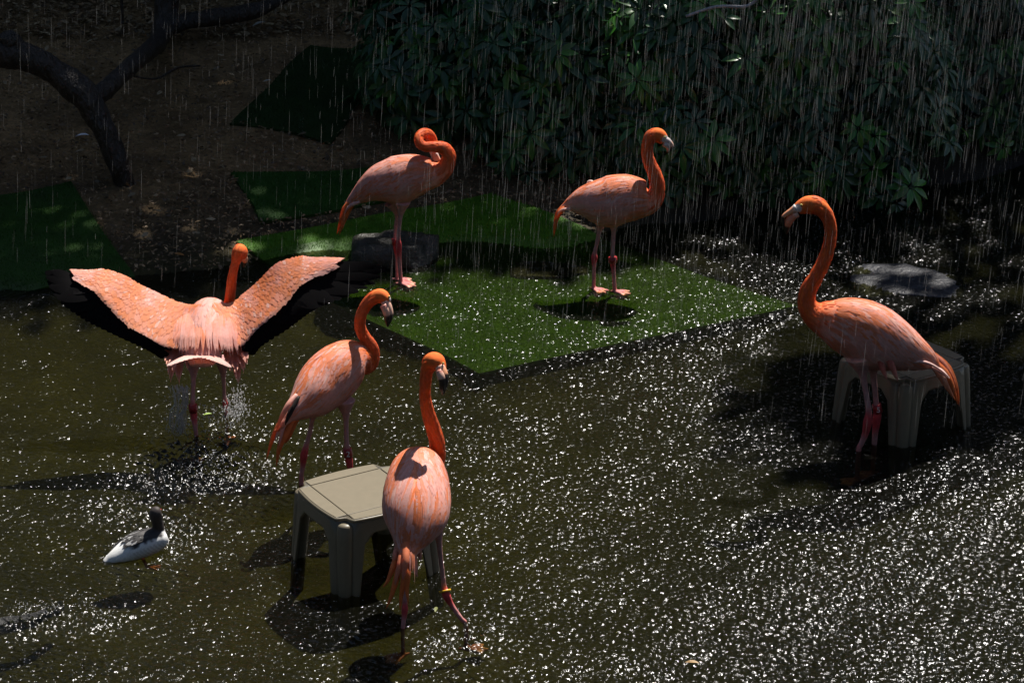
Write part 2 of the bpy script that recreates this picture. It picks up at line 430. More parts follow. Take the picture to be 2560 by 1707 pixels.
single_leaf('white scrap of feather on the soil beside the leaning trunk', 205, 345, None, .08, -.1, (.75, .75, .78))
single_leaf('yellow leaf blade floating by the legs of the striding flamingo', 1090, 1530, 0.002, .04, 1.45, (.12, .13, .03), .02)
single_leaf('small brown leaf afloat alone on the dark rippled water', 1730, 1663, 0.002, .05, -.15, (.28, .17, .06), .02)
single_leaf('small green leaf floating by the splashing legs of the winged flamingo', 519, 1042, 0.002, .04, .4, (.2, .3, .03), .02)

# ------------------------------------------------------------------ dead tree on the bank
def limb(mb, spec, n=26, seg=14, seed=0, colour=(.030, .021, .015)):
    a = cr([(*P(px, py, Y), r * mpp(P(px, py, Y))) for px, py, Y, r in spec], n)
    pts = [Vector(q[:3]) for q in a]; start = len(mb.v)
    tube(mb, pts, [max(.004, q[3]) for q in a], seg, colour)
    for i in range(start, len(mb.v)):
        k = (i - start) // seg; c = pts[min(k, n - 1)]; v = Vector(mb.v[i]); d = v - c
        s = 1 + .16 * noise.noise(v * 9 + Vector((seed, 0, 0))) + .10 * noise.noise(v * 26) + .05 * noise.noise(v * 60)
        mb.v[i] = tuple(c + d * s)
foot = solve2(312, 452, hb)
tree = empty('dead_tree', foot); tag(tree, 'dark wet dead tree with a leaning forked trunk on the bank', 'dead tree')
mb = MB(); limb(mb, [(316, 468, foot.y, 25), (300, 425, foot.y, 27), (272, 350, foot.y + .02, 29), (240, 285, foot.y + .05, 32), (203, 230, foot.y + .08, 37), (140, 182, foot.y + .1, 34), (75, 148, foot.y + .1, 34), (10, 135, foot.y + .08, 36), (-90, 150, foot.y + .05, 38), (-240, 215, foot.y - .1, 40)], 70, 20, 1)
mb.build('trunk', M['bark'], tree)
mb = MB(); limb(mb, [(60, 150, foot.y + .1, 30), (35, 115, foot.y + .1, 26), (22, 98, foot.y + .08, 25), (18, 88, foot.y + .07, 20)], 12, 14, 2); mb.build('broken_stub', M['bark'], tree)
b2 = solve2(398, 128, hb).y
mb = MB(); limb(mb, [(215, 255, foot.y + .06, 22), (255, 232, foot.y + .15, 24), (300, 190, foot.y + .4, 22), (350, 146, foot.y + .8, 22), (395, 105, b2 - .1, 24), (412, 50, b2 + .15, 28), (418, 0, b2 + .2, 30), (425, -80, b2 + .2, 32)], 50, 16, 3); mb.build('limb', M['bark'], tree)
mb = MB(); limb(mb, [(405, 75, b2 + .1, 24), (460, 55, b2 + .15, 21), (545, 42, b2 + .25, 22), (635, 28, b2 + .35, 19), (690, 6, b2 + .45, 14), (760, -30, b2 + .6, 12)], 40, 14, 4); mb.build('limb', M['bark'], tree)
mb = MB(); limb(mb, [(306, 60, b2 - .1, 4), (305, 20, b2 - .1, 4), (300, -30, b2 - .1, 4)], 12, 8, 5); mb.build('twig', M['bark'], tree)
mb = MB(); limb(mb, [(330, 190, foot.y + .5, 2.5), (390, 197, foot.y + .75, 3), (445, 170, foot.y + 1.0, 3), (500, 165, foot.y + 1.2, 2)], 20, 6, 6); mb.build('twig', M['bark'], tree)

# ------------------------------------------------------------------ rocks
def rock(label, px, py, z, rx, ry, rz, colour, seed, rot=0):
    c = G(px, py, z); mb = MB(); blob(mb, (0, 0, 0), 1, colour, 40, 24)
    out = []
    for v in mb.v:
        v = Vector(v); d = 1 + .28 * noise.noise(v * 1.4 + Vector((seed, 3, 1))) + .14 * noise.noise(v * 3.3 + Vector((seed, 0, 7))) + .05 * noise.noise(v * 9)
        v *= d; v = Vector((max(-.8, min(.85, v.x)), max(-.85, min(.85, v.y)), min(.72 + .1 * noise.noise(v * 2.5), v.z)))
        q = Vector((v.x * rx * math.cos(rot) - v.y * ry * math.sin(rot), v.x * rx * math.sin(rot) + v.y * ry * math.cos(rot), v.z * rz)) + c
        out.append(tuple(q))
    mb.v = out; o = mb.build('rock', M['stone']); tag(o, label, 'rock', 'rocks in the shallow water')
rock('dark wet rock behind the legs of the preening flamingo', 985, 665, -.05, .27, .2, .2, (.028, .027, .02), 1)
rock('dark low rock sunk in the water over the large turf mat', 1370, 690, -.04, .24, .15, .055, (.022, .022, .016), 5)
rock('broad grey wet rock in the pond behind the grey stool', 2262, 722, -.05, .34, .26, .08, (.028, .029, .036), 9, -.15)

# ------------------------------------------------------------------ shrubs with hand shaped leaves
def leaflet(mb, o, e, n, length, width, c, droop=.25):
    s = e.cross(n).normalized(); vs, cs, fs = [], [], []
    for i, t in enumerate((0, .18, .45, .75, 1.0)):
        w = width * (0.04, .55, 1.0, .72, .03)[i]; q = o + e * length * t - n * droop * length * t * t
        vs += [q - s * w + n * w * .35, q, q + s * w + n * w * .35]; cs += [c, mix3(c, (.05, .09, .03), .25), c]
    for i in range(4):
        for j in range(2): fs.append((i * 3 + j, i * 3 + j + 1, i * 3 + j + 4, i * 3 + j + 3))
    mb.add(vs, fs, cs)
def whorl(mb, o, n, size, c, r, k=None):
    n = n.normalized(); a = n.orthogonal().normalized(); b = n.cross(a); k = k or r.randint(7, 9); ph = r.uniform(0, 6.28)
    for i in range(k):
        w = ph + 6.283 * i / k + r.uniform(-.12, .12); e = (a * math.cos(w) + b * math.sin(w) + n * r.uniform(-.15, .3)).normalized()
        leaflet(mb, o + e * size * .12, e, (n - e * n.dot(e)).normalized(), size * r.uniform(.8, 1.1), size * .17, tuple(x * r.uniform(.75, 1.25) for x in c), r.uniform(.15, .45))
rl = random.Random(3)
LEAFM = []
for i in range(8):
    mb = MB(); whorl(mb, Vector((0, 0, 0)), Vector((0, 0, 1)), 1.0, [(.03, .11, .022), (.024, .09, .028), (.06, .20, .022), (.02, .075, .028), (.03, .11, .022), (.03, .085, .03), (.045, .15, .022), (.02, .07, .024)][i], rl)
    me = mb.mesh('leaf'); me.materials.append(M['leaf']); LEAFM.append(me)
def shrub(label, cx, cy, cz, rx, ry, rz, nobj, nstuff, seed, size=(.085, .13)):
    r = random.Random(seed); base = Vector((cx, cy, float(h_ground(cx, cy)) - .03)); root = empty('leafy_shrub', base); tag(root, label, 'shrub', 'hand leaved shrubs along the bank')
    C = Vector((cx, cy, cz))
    for k in range(5):
        mb = MB(); a = r.uniform(0, 6.28); t = Vector((cx + rx * .6 * math.cos(a), cy + ry * .6 * math.sin(a), cz + rz * r.uniform(.1, .6)))
        b0 = base + Vector((.1 * math.cos(a), .1 * math.sin(a), 0))
        tube(mb, [b0, b0.lerp(t, .4) + Vector((0, 0, .1)), t], [.016, .012, .006], 7, (.04, .035, .022)); mb.build('stem', M['bark'], root)
    def where(lo, hi, front):
        for _ in range(200):
            d = Vector((r.gauss(0, 1), r.gauss(0, 1), r.gauss(0, 1))).normalized()
            if front and d.y > .35: continue
            lump = .82 + .30 * noise.noise(d * 2.4 + Vector((seed, 0, 0)))
            p = C + Vector((d.x * rx, d.y * ry, d.z * rz)) * r.uniform(lo, hi) * lump
            if p.z > .05 + float(h_ground(p.x, p.y)): return p, Vector((d.x / rx, d.y / ry, d.z / rz)).normalized()
        return C, Vector((0, 0, 1))
    for k in range(nobj):
        p, n = where(.86, 1.08, True); n = (n + Vector((r.gauss(0, .3), -.25 + r.gauss(0, .3), .75 + r.gauss(0, .3)))).normalized()
        o = bpy.data.objects.new('leaf', r.choice(LEAFM)); col.objects.link(o); o.parent = root; o.matrix_parent_inverse = Matrix.Translation(-base)
        o.location = p; o.rotation_mode = 'QUATERNION'; o.rotation_quaternion = n.to_track_quat('Z', 'Y'); s = r.uniform(*size); o.scale = (s, s, s)
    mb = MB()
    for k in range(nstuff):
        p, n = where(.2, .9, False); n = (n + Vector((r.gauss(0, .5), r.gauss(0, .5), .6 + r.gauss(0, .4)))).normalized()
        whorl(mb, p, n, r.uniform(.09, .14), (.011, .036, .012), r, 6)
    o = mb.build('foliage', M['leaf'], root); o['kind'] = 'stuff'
def XY(px, py, Y): p = P(px, py, Y); return p
for lab, px, py, Y, rx, ry, rz, no, ns, sd in [
    ('dark shrub beside the top turf mat with broad drooping leaves', 1130, 150, 14.5, .62, .6, .85, 210, 420, 21),
    ('dense dark shrub behind the upright flamingo on the turf mat', 1420, 250, 14.0, .75, .65, 1.0, 280, 520, 22),
    ('leafy shrub with bright green hand shaped leaves over the water', 1720, 230, 13.75, .75, .65, 1.05, 290, 520, 23),
    ('tall rain soaked shrub above the head of the flamingo by the grey stool', 2060, 220, 13.7, .75, .65, 1.1, 290, 520, 24),
    ('shadowy shrub at the end of the row over the deep dark water', 2420, 150, 14.6, .75, .7, 1.0, 240, 460, 25)]:
    c = XY(px, py, Y); shrub(lab, c.x, c.y, c.z, rx, ry, rz, no, ns, sd)
# dark hedge behind the shrubs; its unseen height and width added to darken water reflections
def hedge():
    r = random.Random(5); root = empty('hedge', (0, 18.0, .4)); tag(root, 'dark dense hedge closing the view behind the leafy shrubs', 'hedge')
    mb = MB()
    for k in range(7000):
        x = r.uniform(-7.5, 7.5); y = 17.9 + r.uniform(-.4, .9) - .10 * max(0, x); z = h_ground(x, y) + r.uniform(.02, 5.2)
        n = Vector((r.gauss(0, .5), -.6 + r.gauss(0, .4), .5 + r.gauss(0, .4)))
        whorl(mb, Vector((x, y, z)), n, r.uniform(.2, .34), (.008, .026, .009), r, 5)
    o = mb.build('foliage', M['leaf'], root); o['kind'] = 'stuff'
hedge()
def sky_screen(label, x0, x1, y0, y1, z1, n, seed):     # unseen leaf belts added round the camera to block sky fill light
    r = random.Random(seed); root = empty('sky_blocker', ((x0 + x1) / 2, (y0 + y1) / 2, 0)); tag(root, label, 'sky blocker', kind='stuff'); mb = MB()
    for k in range(n):
        p = Vector((r.uniform(x0, x1), r.uniform(y0, y1), r.uniform(0, z1))); e = Vector((r.gauss(0, 1), r.gauss(0, 1), r.gauss(0, .7))).normalized(); u = e.orthogonal().normalized(); l = r.uniform(.35, .7)
        mb.add([p, p + e * l * .5 - u * l * .3, p + e * l, p + e * l * .5 + u * l * .3], [(0, 1, 2, 3)], (.02, .05, .016))
    o = mb.build('foliage', M['leaf'], root, smooth=False)
sky_screen('unseen leaf belt added behind the viewer to block sky light', -16, 16, -9, -5, 10, 9000, 61)
sky_screen('unseen leaf belt added past the rippled end to block sky light', 10, 15, -5, 12, 9, 5000, 63)
sky_screen('unseen leaf belt added past the sunken branch end to block sky light', -15, -10, -5, 20, 9, 6500, 62)
# pale twig among the leaves
mb = MB(); a = cr([(*P(1715, 42, 13.2), .008), (*P(1790, 18, 13.2), .009), (*P(1868, 16, 13.2), .009), (*P(1900, -12, 13.2), .008)], 16)
tube(mb, [Vector(q[:3]) for q in a], [q[3] for q in a], 8, (.35, .34, .34)); tag(mb.build('bare_twig', M['chips']), 'pale bare twig curving out above the bright green shrub', 'twig')

# ------------------------------------------------------------------ shade trees standing on the bank
GAPS = [(P(1590, 190, 13.5), .30), (P(1890, 60, 13.3), .2), (P(1930, 360, 13.1), .12), (P(1250, 90, 14.0), .10), (P(1800, 210, 13.2), .13)]
def in_gap(p):
    return any((lambda d: (d - L * d.dot(L)).length < rr)(p - g) for g, rr in GAPS)
def shade_tree(label, gx, gy, dist, rx, ry, rz, n, seed, trunk):
    r = random.Random(seed); c = Vector((gx, gy, .2)) + L * dist
    base = Vector((trunk[0], trunk[1], float(h_ground(trunk[0], trunk[1])) - .05)); root = empty('shade_tree', base); tag(root, label, 'tree', 'broad trees shading the bank')
    mb = MB(); m = base.lerp(c, .5) + Vector((.3, .4, .3))
    tube(mb, [base, base.lerp(m, .5) + Vector((.1, 0, .3)), m, c], [.2, .16, .12, .05], 12, (.05, .042, .034))
    mb.build('trunk', M['bark'], root)
    for k in range(5):
        lb = MB(); a = 1.26 * k + r.random(); e = c + Vector((rx * .6 * math.cos(a), ry * .6 * math.sin(a), rz * .3 * r.uniform(-1, 1)))
        tube(lb, [m, m.lerp(e, .5) + Vector((0, 0, .25)), e], [.07, .05, .02], 8, (.05, .042, .034)); lb.build('limb', M['bark'], root)
    mb = MB()
    for k in range(n):
        d = Vector((r.gauss(0, 1), r.gauss(0, 1), r.gauss(0, 1))).normalized() * r.random() ** .4
        lump = .85 + .35 * noise.noise(d * 2.2 + Vector((seed, 1, 0)))
        p = c + Vector((d.x * rx, d.y * ry, d.z * rz)) * lump
        if in_gap(p): continue
        e = Vector((r.gauss(0, 1), r.gauss(0, 1), r.gauss(0, .6))).normalized(); nn = Vector((r.gauss(0, .5), r.gauss(0, .5), 1)); nn = (nn - e * nn.dot(e)).normalized()
        s = e.cross(nn); l = r.uniform(.12, .22); w = l * .38; kk = r.uniform(.7, 1.3)
        mb.add([p, p + e * l * .45 - s * w, p + e * l - nn * l * .15, p + e * l * .45 + s * w], [(0, 1, 2, 3)], (.03 * kk, .09 * kk, .022 * kk))
    mb.build('crown', M['leaf'], root, smooth=False)
shade_tree('broad tree arching over the bank behind the dead trunk', -3.0, 14.75, 8.5, 3.4, 3.3, 1.5, 19000, 31, (-1.2, 22.5))
shade_tree('spreading tree arching over the turf mats on the bank', .5, 14.75, 9.0, 2.9, 2.7, 1.3, 13000, 32, (4.3, 22.0))
shade_tree('leaning tree arching over the shrubs and the deep water', 3.6, 14.0, 9.0, 2.6, 2.4, 1.5, 4800, 33, (7.8, 21.5))
shade_tree('slender tree leaning over the grey stool in the pond', 1.95, 10.95, 9.5, 1.0, .75, .8, 2600, 34, (6.6, 19.5))

# ------------------------------------------------------------------ plastic stools
def stool(label, cx, cy, ztop, half, ang, zfoot, colour):
    o = Vector((cx, cy, ztop)); root = empty('plastic_stool', (cx, cy, zfoot)); tag(root, label, 'stool', 'plastic stools in the pond')
    ca, sa = math.cos(ang), math.sin(ang)
    W = lambda x, y, z: Vector((cx + x * ca - y * sa, cy + x * sa + y * ca, z))
    nt = .27 * half; flare = .16
    out = []                                          # plan outline: square with rounded notches at the corners
    for q in range(4):
        loc = []
        for t in np.linspace(0, 1, 9): loc.append((half * 1.0, (-1 + 2 * t) * (half - nt)))           # side (bulges a little)
        loc = [(x + .012 * (1 - (y / (half - nt)) ** 2), y) for x, y in loc]
        cor = [(half - .006, half - nt * .90), (half - nt * .30, half - nt * .80), (half - nt * .62, half - nt * .72), (half - nt * .72, half - nt * .62), (half - nt * .80, half - nt * .30), (half - nt * .90, half - .006)]
        for x, y in loc + cor:
            a = q * math.pi / 2; out.append((x * math.cos(a) - y * math.sin(a), x * math.sin(a) + y * math.cos(a)))
    n = len(out)
    def depth(x, y):                                  # how far down the apron and legs reach
        ax, ay = abs(x), abs(y); m = min(ax, ay) / half
        k = sstep(.695, .735, m); ar = .052 + .075 * sstep(.35, .72, m)
        return ar * (1 - k) + (ztop - zfoot) * k
    rows = 9; mb = MB(); vs = []; H = ztop - zfoot
    for i in range(rows):
        for x, y in out:
            dd = depth(x, y) * i / (rows - 1); s = 1 + flare * dd / half * .5; vs.append(W(x * s, y * s, ztop - .012 - dd))
    fs = []
    for i in range(rows - 1):
        for k in range(n):
            q = (k + 1) % n; fs.append((i * n + k, (i + 1) * n + k, (i + 1) * n + q, i * n + q))
    mb.add(vs, fs, colour)
    o2 = mb.build('legs_and_apron', M['plastic'], root); md = o2.modifiers.new('thick', 'SOLIDIFY'); md.thickness = .009; md.offset = -1
    for sx, sy in ((1, 1), (-1, 1), (-1, -1), (1, -1)):      # rounded post filling each notch
        m3 = MB(); q = half - nt * .60; pts = []
        for zz in (0, .004, .012, .05, .12, H * .6, H): s_ = 1 + flare * zz / half * .5; pts.append(W(sx * q * s_, sy * q * s_, ztop - .020 - zz))
        tube(m3, pts, [nt * .30, nt * .50, nt * .58, nt * .60, nt * .58, nt * .52, nt * .46], 18, colour); m3.build('corner_post', M['plastic'], root)
    # rounded rim and base plate of the top
    mb = MB(); vs = []
    prof = [(1.0, -.013), (1.012, -.006), (1.0, -.001), (.975, .0), (.95, -.0025)]
    for s, z in prof:
        for x, y in out: vs.append(W(x * s, y * s, ztop + z))
    fs = []
    for i in range(len(prof) - 1):
        for k in range(n): q = (k + 1) % n; fs.append((i * n + k, i * n + q, (i + 1) * n + q, (i + 1) * n + k))
    fs.append(tuple((len(prof) - 1) * n + k for k in range(n)))
    mb.add(vs, fs, tuple(c * .35 for c in colour)); 
    for i in range(3 * n): mb.c[i] = colour
    mb.build('rim', M['plastic'], root)
    g = .002; hi = half - nt * .95
    def plate(name, poly):
        m2 = MB(); k = len(poly); c = Vector((sum(p[0] for p in poly) / k, sum(p[1] for p in poly) / k))
        inn = [(p[0] + (c.x - p[0]) * .012, p[1] + (c.y - p[1]) * .012) for p in poly]
        v = [W(x, y, ztop - .004) for x, y in poly] + [W(x, y, ztop + .0005) for x, y in poly] + [W(x, y, ztop + .0018) for x, y in inn]
        f = [tuple(range(2 * k, 3 * k))]
        for r_ in (0, k):
            for i in range(k): j = (i + 1) % k; f.append((r_ + i, r_ + j, r_ + k + j, r_ + k + i))
        m2.add(v, f, colour); m2.build(name, M['plastic'], root, smooth=False)
    plate('top_panel', [(-hi + g, -hi + g), (hi - g, -hi + g), (hi - g, hi - g), (-hi + g, hi - g)])
    for q in range(4):
        a = q * math.pi / 2; pl = [(hi + g, -hi + g)] + [(x * .972, y * .985) for x, y in out[0:0]] 
        edge = [(half * .972 + .012 * (1 - (t) ** 2), t * (half - nt) * 1.0) for t in np.linspace(-1, 1, 9)]
        pl = [(hi + g, hi - g * 2), (hi + g, -hi + g * 2)] + edge
        plate('top_border', [(x * math.cos(a) - y * math.sin(a), x * math.sin(a) + y * math.cos(a)) for x, y in pl])
    return root
TAUPE = (.165, .14, .095)
def stool_at(label, px, py, zt, half, ang):
    c = G(px, py, zt); stool(label, c.x, c.y, zt, half, ang, float(h_ground(c.x, c.y)) - .01, TAUPE)
stool_at('taupe plastic stool whose flat top is in full sun behind the striding flamingo', 910, 1228, .30, .205, R(31.5))
stool_at('grey brown plastic stool in shade behind the tail of a flamingo', 2262, 893, .30, .205, R(38))

# ------------------------------------------------------------------ birds
ORANGE, DEEP, PINK, PALE, WHITE, RED, MAUVE = (.84, .22, .060), (.77, .125, .028), (.82, .34, .265), (.82, .475, .42), (.84, .67, .62), (.50, .045, .045), (.54, .28, .27)
class Loft:
    def __init__(s, spec, Y0, n=110, seg=26):
        rows = []
        for px, py, dy, h, w in spec:
            p = P(px, py, Y0 + dy); k = mpp(p); rows.append((*p, h * k, w * k))
        a = cr(rows, n); s.n, s.seg = n, seg
        s.C = [Vector(r[:3]) for r in a]; s.h = [max(.003, r[3]) for r in a]; s.w = [max(.003, r[4]) for r in a]; s.U, s.W, s.T = [], [], []
        wv = None
        for i in range(n):
            t = (s.C[min(i + 1, n - 1)] - s.C[max(i - 1, 0)]).normalized()
            if wv is None: wv = t.cross(Vector((0, 0, 1))).normalized()
            wv = (wv - t * wv.dot(t)).normalized(); s.T.append(t); s.W.append(wv.copy()); s.U.append(wv.cross(t).normalized())
        s.len = sum((s.C[i + 1] - s.C[i]).length for i in range(n - 1)); s.m = len(spec) - 1
        s.cum = [0]
        for i in range(n - 1): s.cum.append(s.cum[-1] + (s.C[i + 1] - s.C[i]).length)
    def mesh_into(s, mb):
        vs, fs, sg = [], [], s.seg
        for i in range(s.n):
            for k in range(sg):
                a = 2 * math.pi * k / sg; vs.append(s.C[i] + s.U[i] * s.h[i] * math.cos(a) + s.W[i] * s.w[i] * math.sin(a))
        for i in range(s.n - 1):
            for k in range(sg): q = (k + 1) % sg; fs.append((i * sg + k, i * sg + q, (i + 1) * sg + q, (i + 1) * sg + k))
        fs.append(tuple(range(sg - 1, -1, -1))); fs.append(tuple((s.n - 1) * sg + k for k in range(sg)))
        mb.add(vs, fs)
    def at(s, d, a):                  # surface point at arc length d from the tail, angle a from the back line; normal too
        ex = min(0, d); d = max(0, min(s.cum[-1] - 1e-4, d)); lo = int(np.searchsorted(s.cum, d)) - 1; lo = max(0, min(s.n - 2, lo))
        t = (d - s.cum[lo]) / max(1e-6, s.cum[lo + 1] - s.cum[lo])
        L_ = lambda x: x[lo] * (1 - t) + x[lo + 1] * t
        c, U, W_, h, w, T = L_(s.C), L_(s.U), L_(s.W), L_(s.h), L_(s.w), L_(s.T)
        p = c + U * h * math.cos(a) + W_ * w * math.sin(a); nrm = (U * math.cos(a) / h + W_ * math.sin(a) / w).normalized()
        wd = (W_ * w * math.cos(a) - U * h * math.sin(a)).normalized()
        if ex: p = p + T * ex * .6 + Vector((0, 0, ex * .9))
        return p, nrm, wd
def feather_strip(mb, P_, Nn, Wd, width, ca, cb, camber=.10, prof='round', n=None):
    vs, cs, fs = [], [], []; n = len(P_)
    for i in range(n):
        t = i / (n - 1)
        w = width * ((min(1, .35 + 1.6 * t) * (1 - t ** 3.2) ** .7) if prof == 'round' else min(1, .5 + t) * (1 - .85 * t ** 7) if prof == 'blunt' else (min(1, .45 + 1.5 * t) * max(.03, 1 - t ** 1.6)))
        c = mix3(ca, cb, t)
        vs += [P_[i] - Wd[i] * w - Nn[i] * w * camber, P_[i], P_[i] + Wd[i] * w - Nn[i] * w * camber]; cs += [mix3(c, WHITE, .05), c, mix3(c, WHITE, .03)]
    for i in range(n - 1):
        for j in range(2): fs.append((i * 3 + j, i * 3 + j + 1, i * 3 + j + 4, i * 3 + j + 3))
    mb.add(vs, fs, cs)
def coat(loft, mb, r, n, d0, d1, a0, a1, length, width, colf, lift=.012, drift=.35, prof='round'):
    for _ in range(n):
        d = r.uniform(d0, d1); a = r.uniform(a0, a1); sgn = 1 if a >= 0 else -1; l = r.uniform(*length); w = r.uniform(*width)
        dr = drift * r.uniform(.5, 1.2) * sgn; P_, Nn, Wd = [], [], []
        li = lift * r.uniform(.5, 1.3); bend = r.gauss(0, .04)
        for i in range(7):
            t = i / 6; p, nn, wd = loft.at(d - l * t, a + dr * t * min(1, l / .12) + bend * t * t)
            P_.append(p + nn * (.0014 + li * t)); Nn.append(nn); Wd.append(wd)
        ca, cb = colf(d, a, r); feather_strip(mb, P_, Nn, Wd, w, ca, cb, prof=prof)
def remesh(mb, name, voxel, smooth_it=6):
    me = mb.mesh(name); o = bpy.data.objects.new(name, me); col.objects.link(o)
    m = o.modifiers.new('r', 'REMESH'); m.mode = 'VOXEL'; m.voxel_size = voxel; m.use_smooth_shade = True
    s = o.modifiers.new('s', 'SMOOTH'); s.iterations = smooth_it; s.factor = .5
    dg = bpy.context.evaluated_depsgraph_get(); dg.update(); new = bpy.data.meshes.new_from_object(o.evaluated_get(dg)); bpy.data.objects.remove(o); new.name = name
    return new
def paint(me, fn):
    at = me.color_attributes.get('Col') or me.color_attributes.new('Col', 'FLOAT_COLOR', 'POINT')
    a = np.ones((len(me.vertices), 4), 'f')
    for v in me.vertices: a[v.index, :3] = fn(v.co, v.normal)
    at.data.foreach_set('color', a.ravel()); me.polygons.foreach_set('use_smooth', [True] * len(me.polygons))
def pxpts(pts, Y0):                   # (px,py,dY,r_px) -> point, radius
    out = []
    for px, py, dy, r in pts:
        p = P(px, py, Y0 + dy); out.append((p, r * mpp(p)))
    return out
def leg_points(spec, Y0, zb):
    q = pxpts(spec, Y0); last = q[-1][0]; q.append((Vector((last.x, last.y, zb + .012)), q[-1][1] * .95)); return q
def toes(mb, base, direction, scale, zb):
    d = Vector((direction[0], direction[1], 0)).normalized(); s = Vector((-d.y, d.x, 0)); b = Vector((base.x, base.y, zb + .012))
    tips = []
    for k in (-.5, 0, .5):
        e = (d * math.cos(k) + s * math.sin(k)) * scale * (1 if k == 0 else .88); tips.append(b + e + Vector((0, 0, -.004)))
        tube(mb, [b, b + e * .5 + Vector((0, 0, .004)), b + e], [.010, .009, .006], 8)
    tube(mb, [b, b - d * .03], [.008, .005], 8)
    for i in (0, 1):                  # web between the toes
        u = Vector((0, 0, .0045)); A, B_ = tips[i] * .92 + b * .08, tips[i + 1] * .92 + b * .08; m_ = (A + B_) * .47 + b * .06
        v = [b + u, A + u, m_ + u, B_ + u, b - u, A - u, m_ - u, B_ - u]
        mb.add(v, [(0, 1, 2, 3), (7, 6, 5, 4), (0, 4, 5, 1), (1, 5, 6, 2), (2, 6, 7, 3), (3, 7, 4, 0)])
def loft_beak(mb, pts, Y0, cols, flat=.8):
    a = cr([(*P(px, py, Y0 + dy), r * mpp(P(px, py, Y0 + dy))) for px, py, dy, r in pts], 18); n = len(a); cc = []
    for i in range(n):
        u = i * (len(cols) - 1) / (n - 1); k = min(int(u), len(cols) - 2); cc.append(mix3(cols[k], cols[k + 1], sstep(.35, .65, u - k)))
    tube(mb, [Vector(q[:3]) for q in a], [max(.0012, q[3]) for q in a], 12, cc)

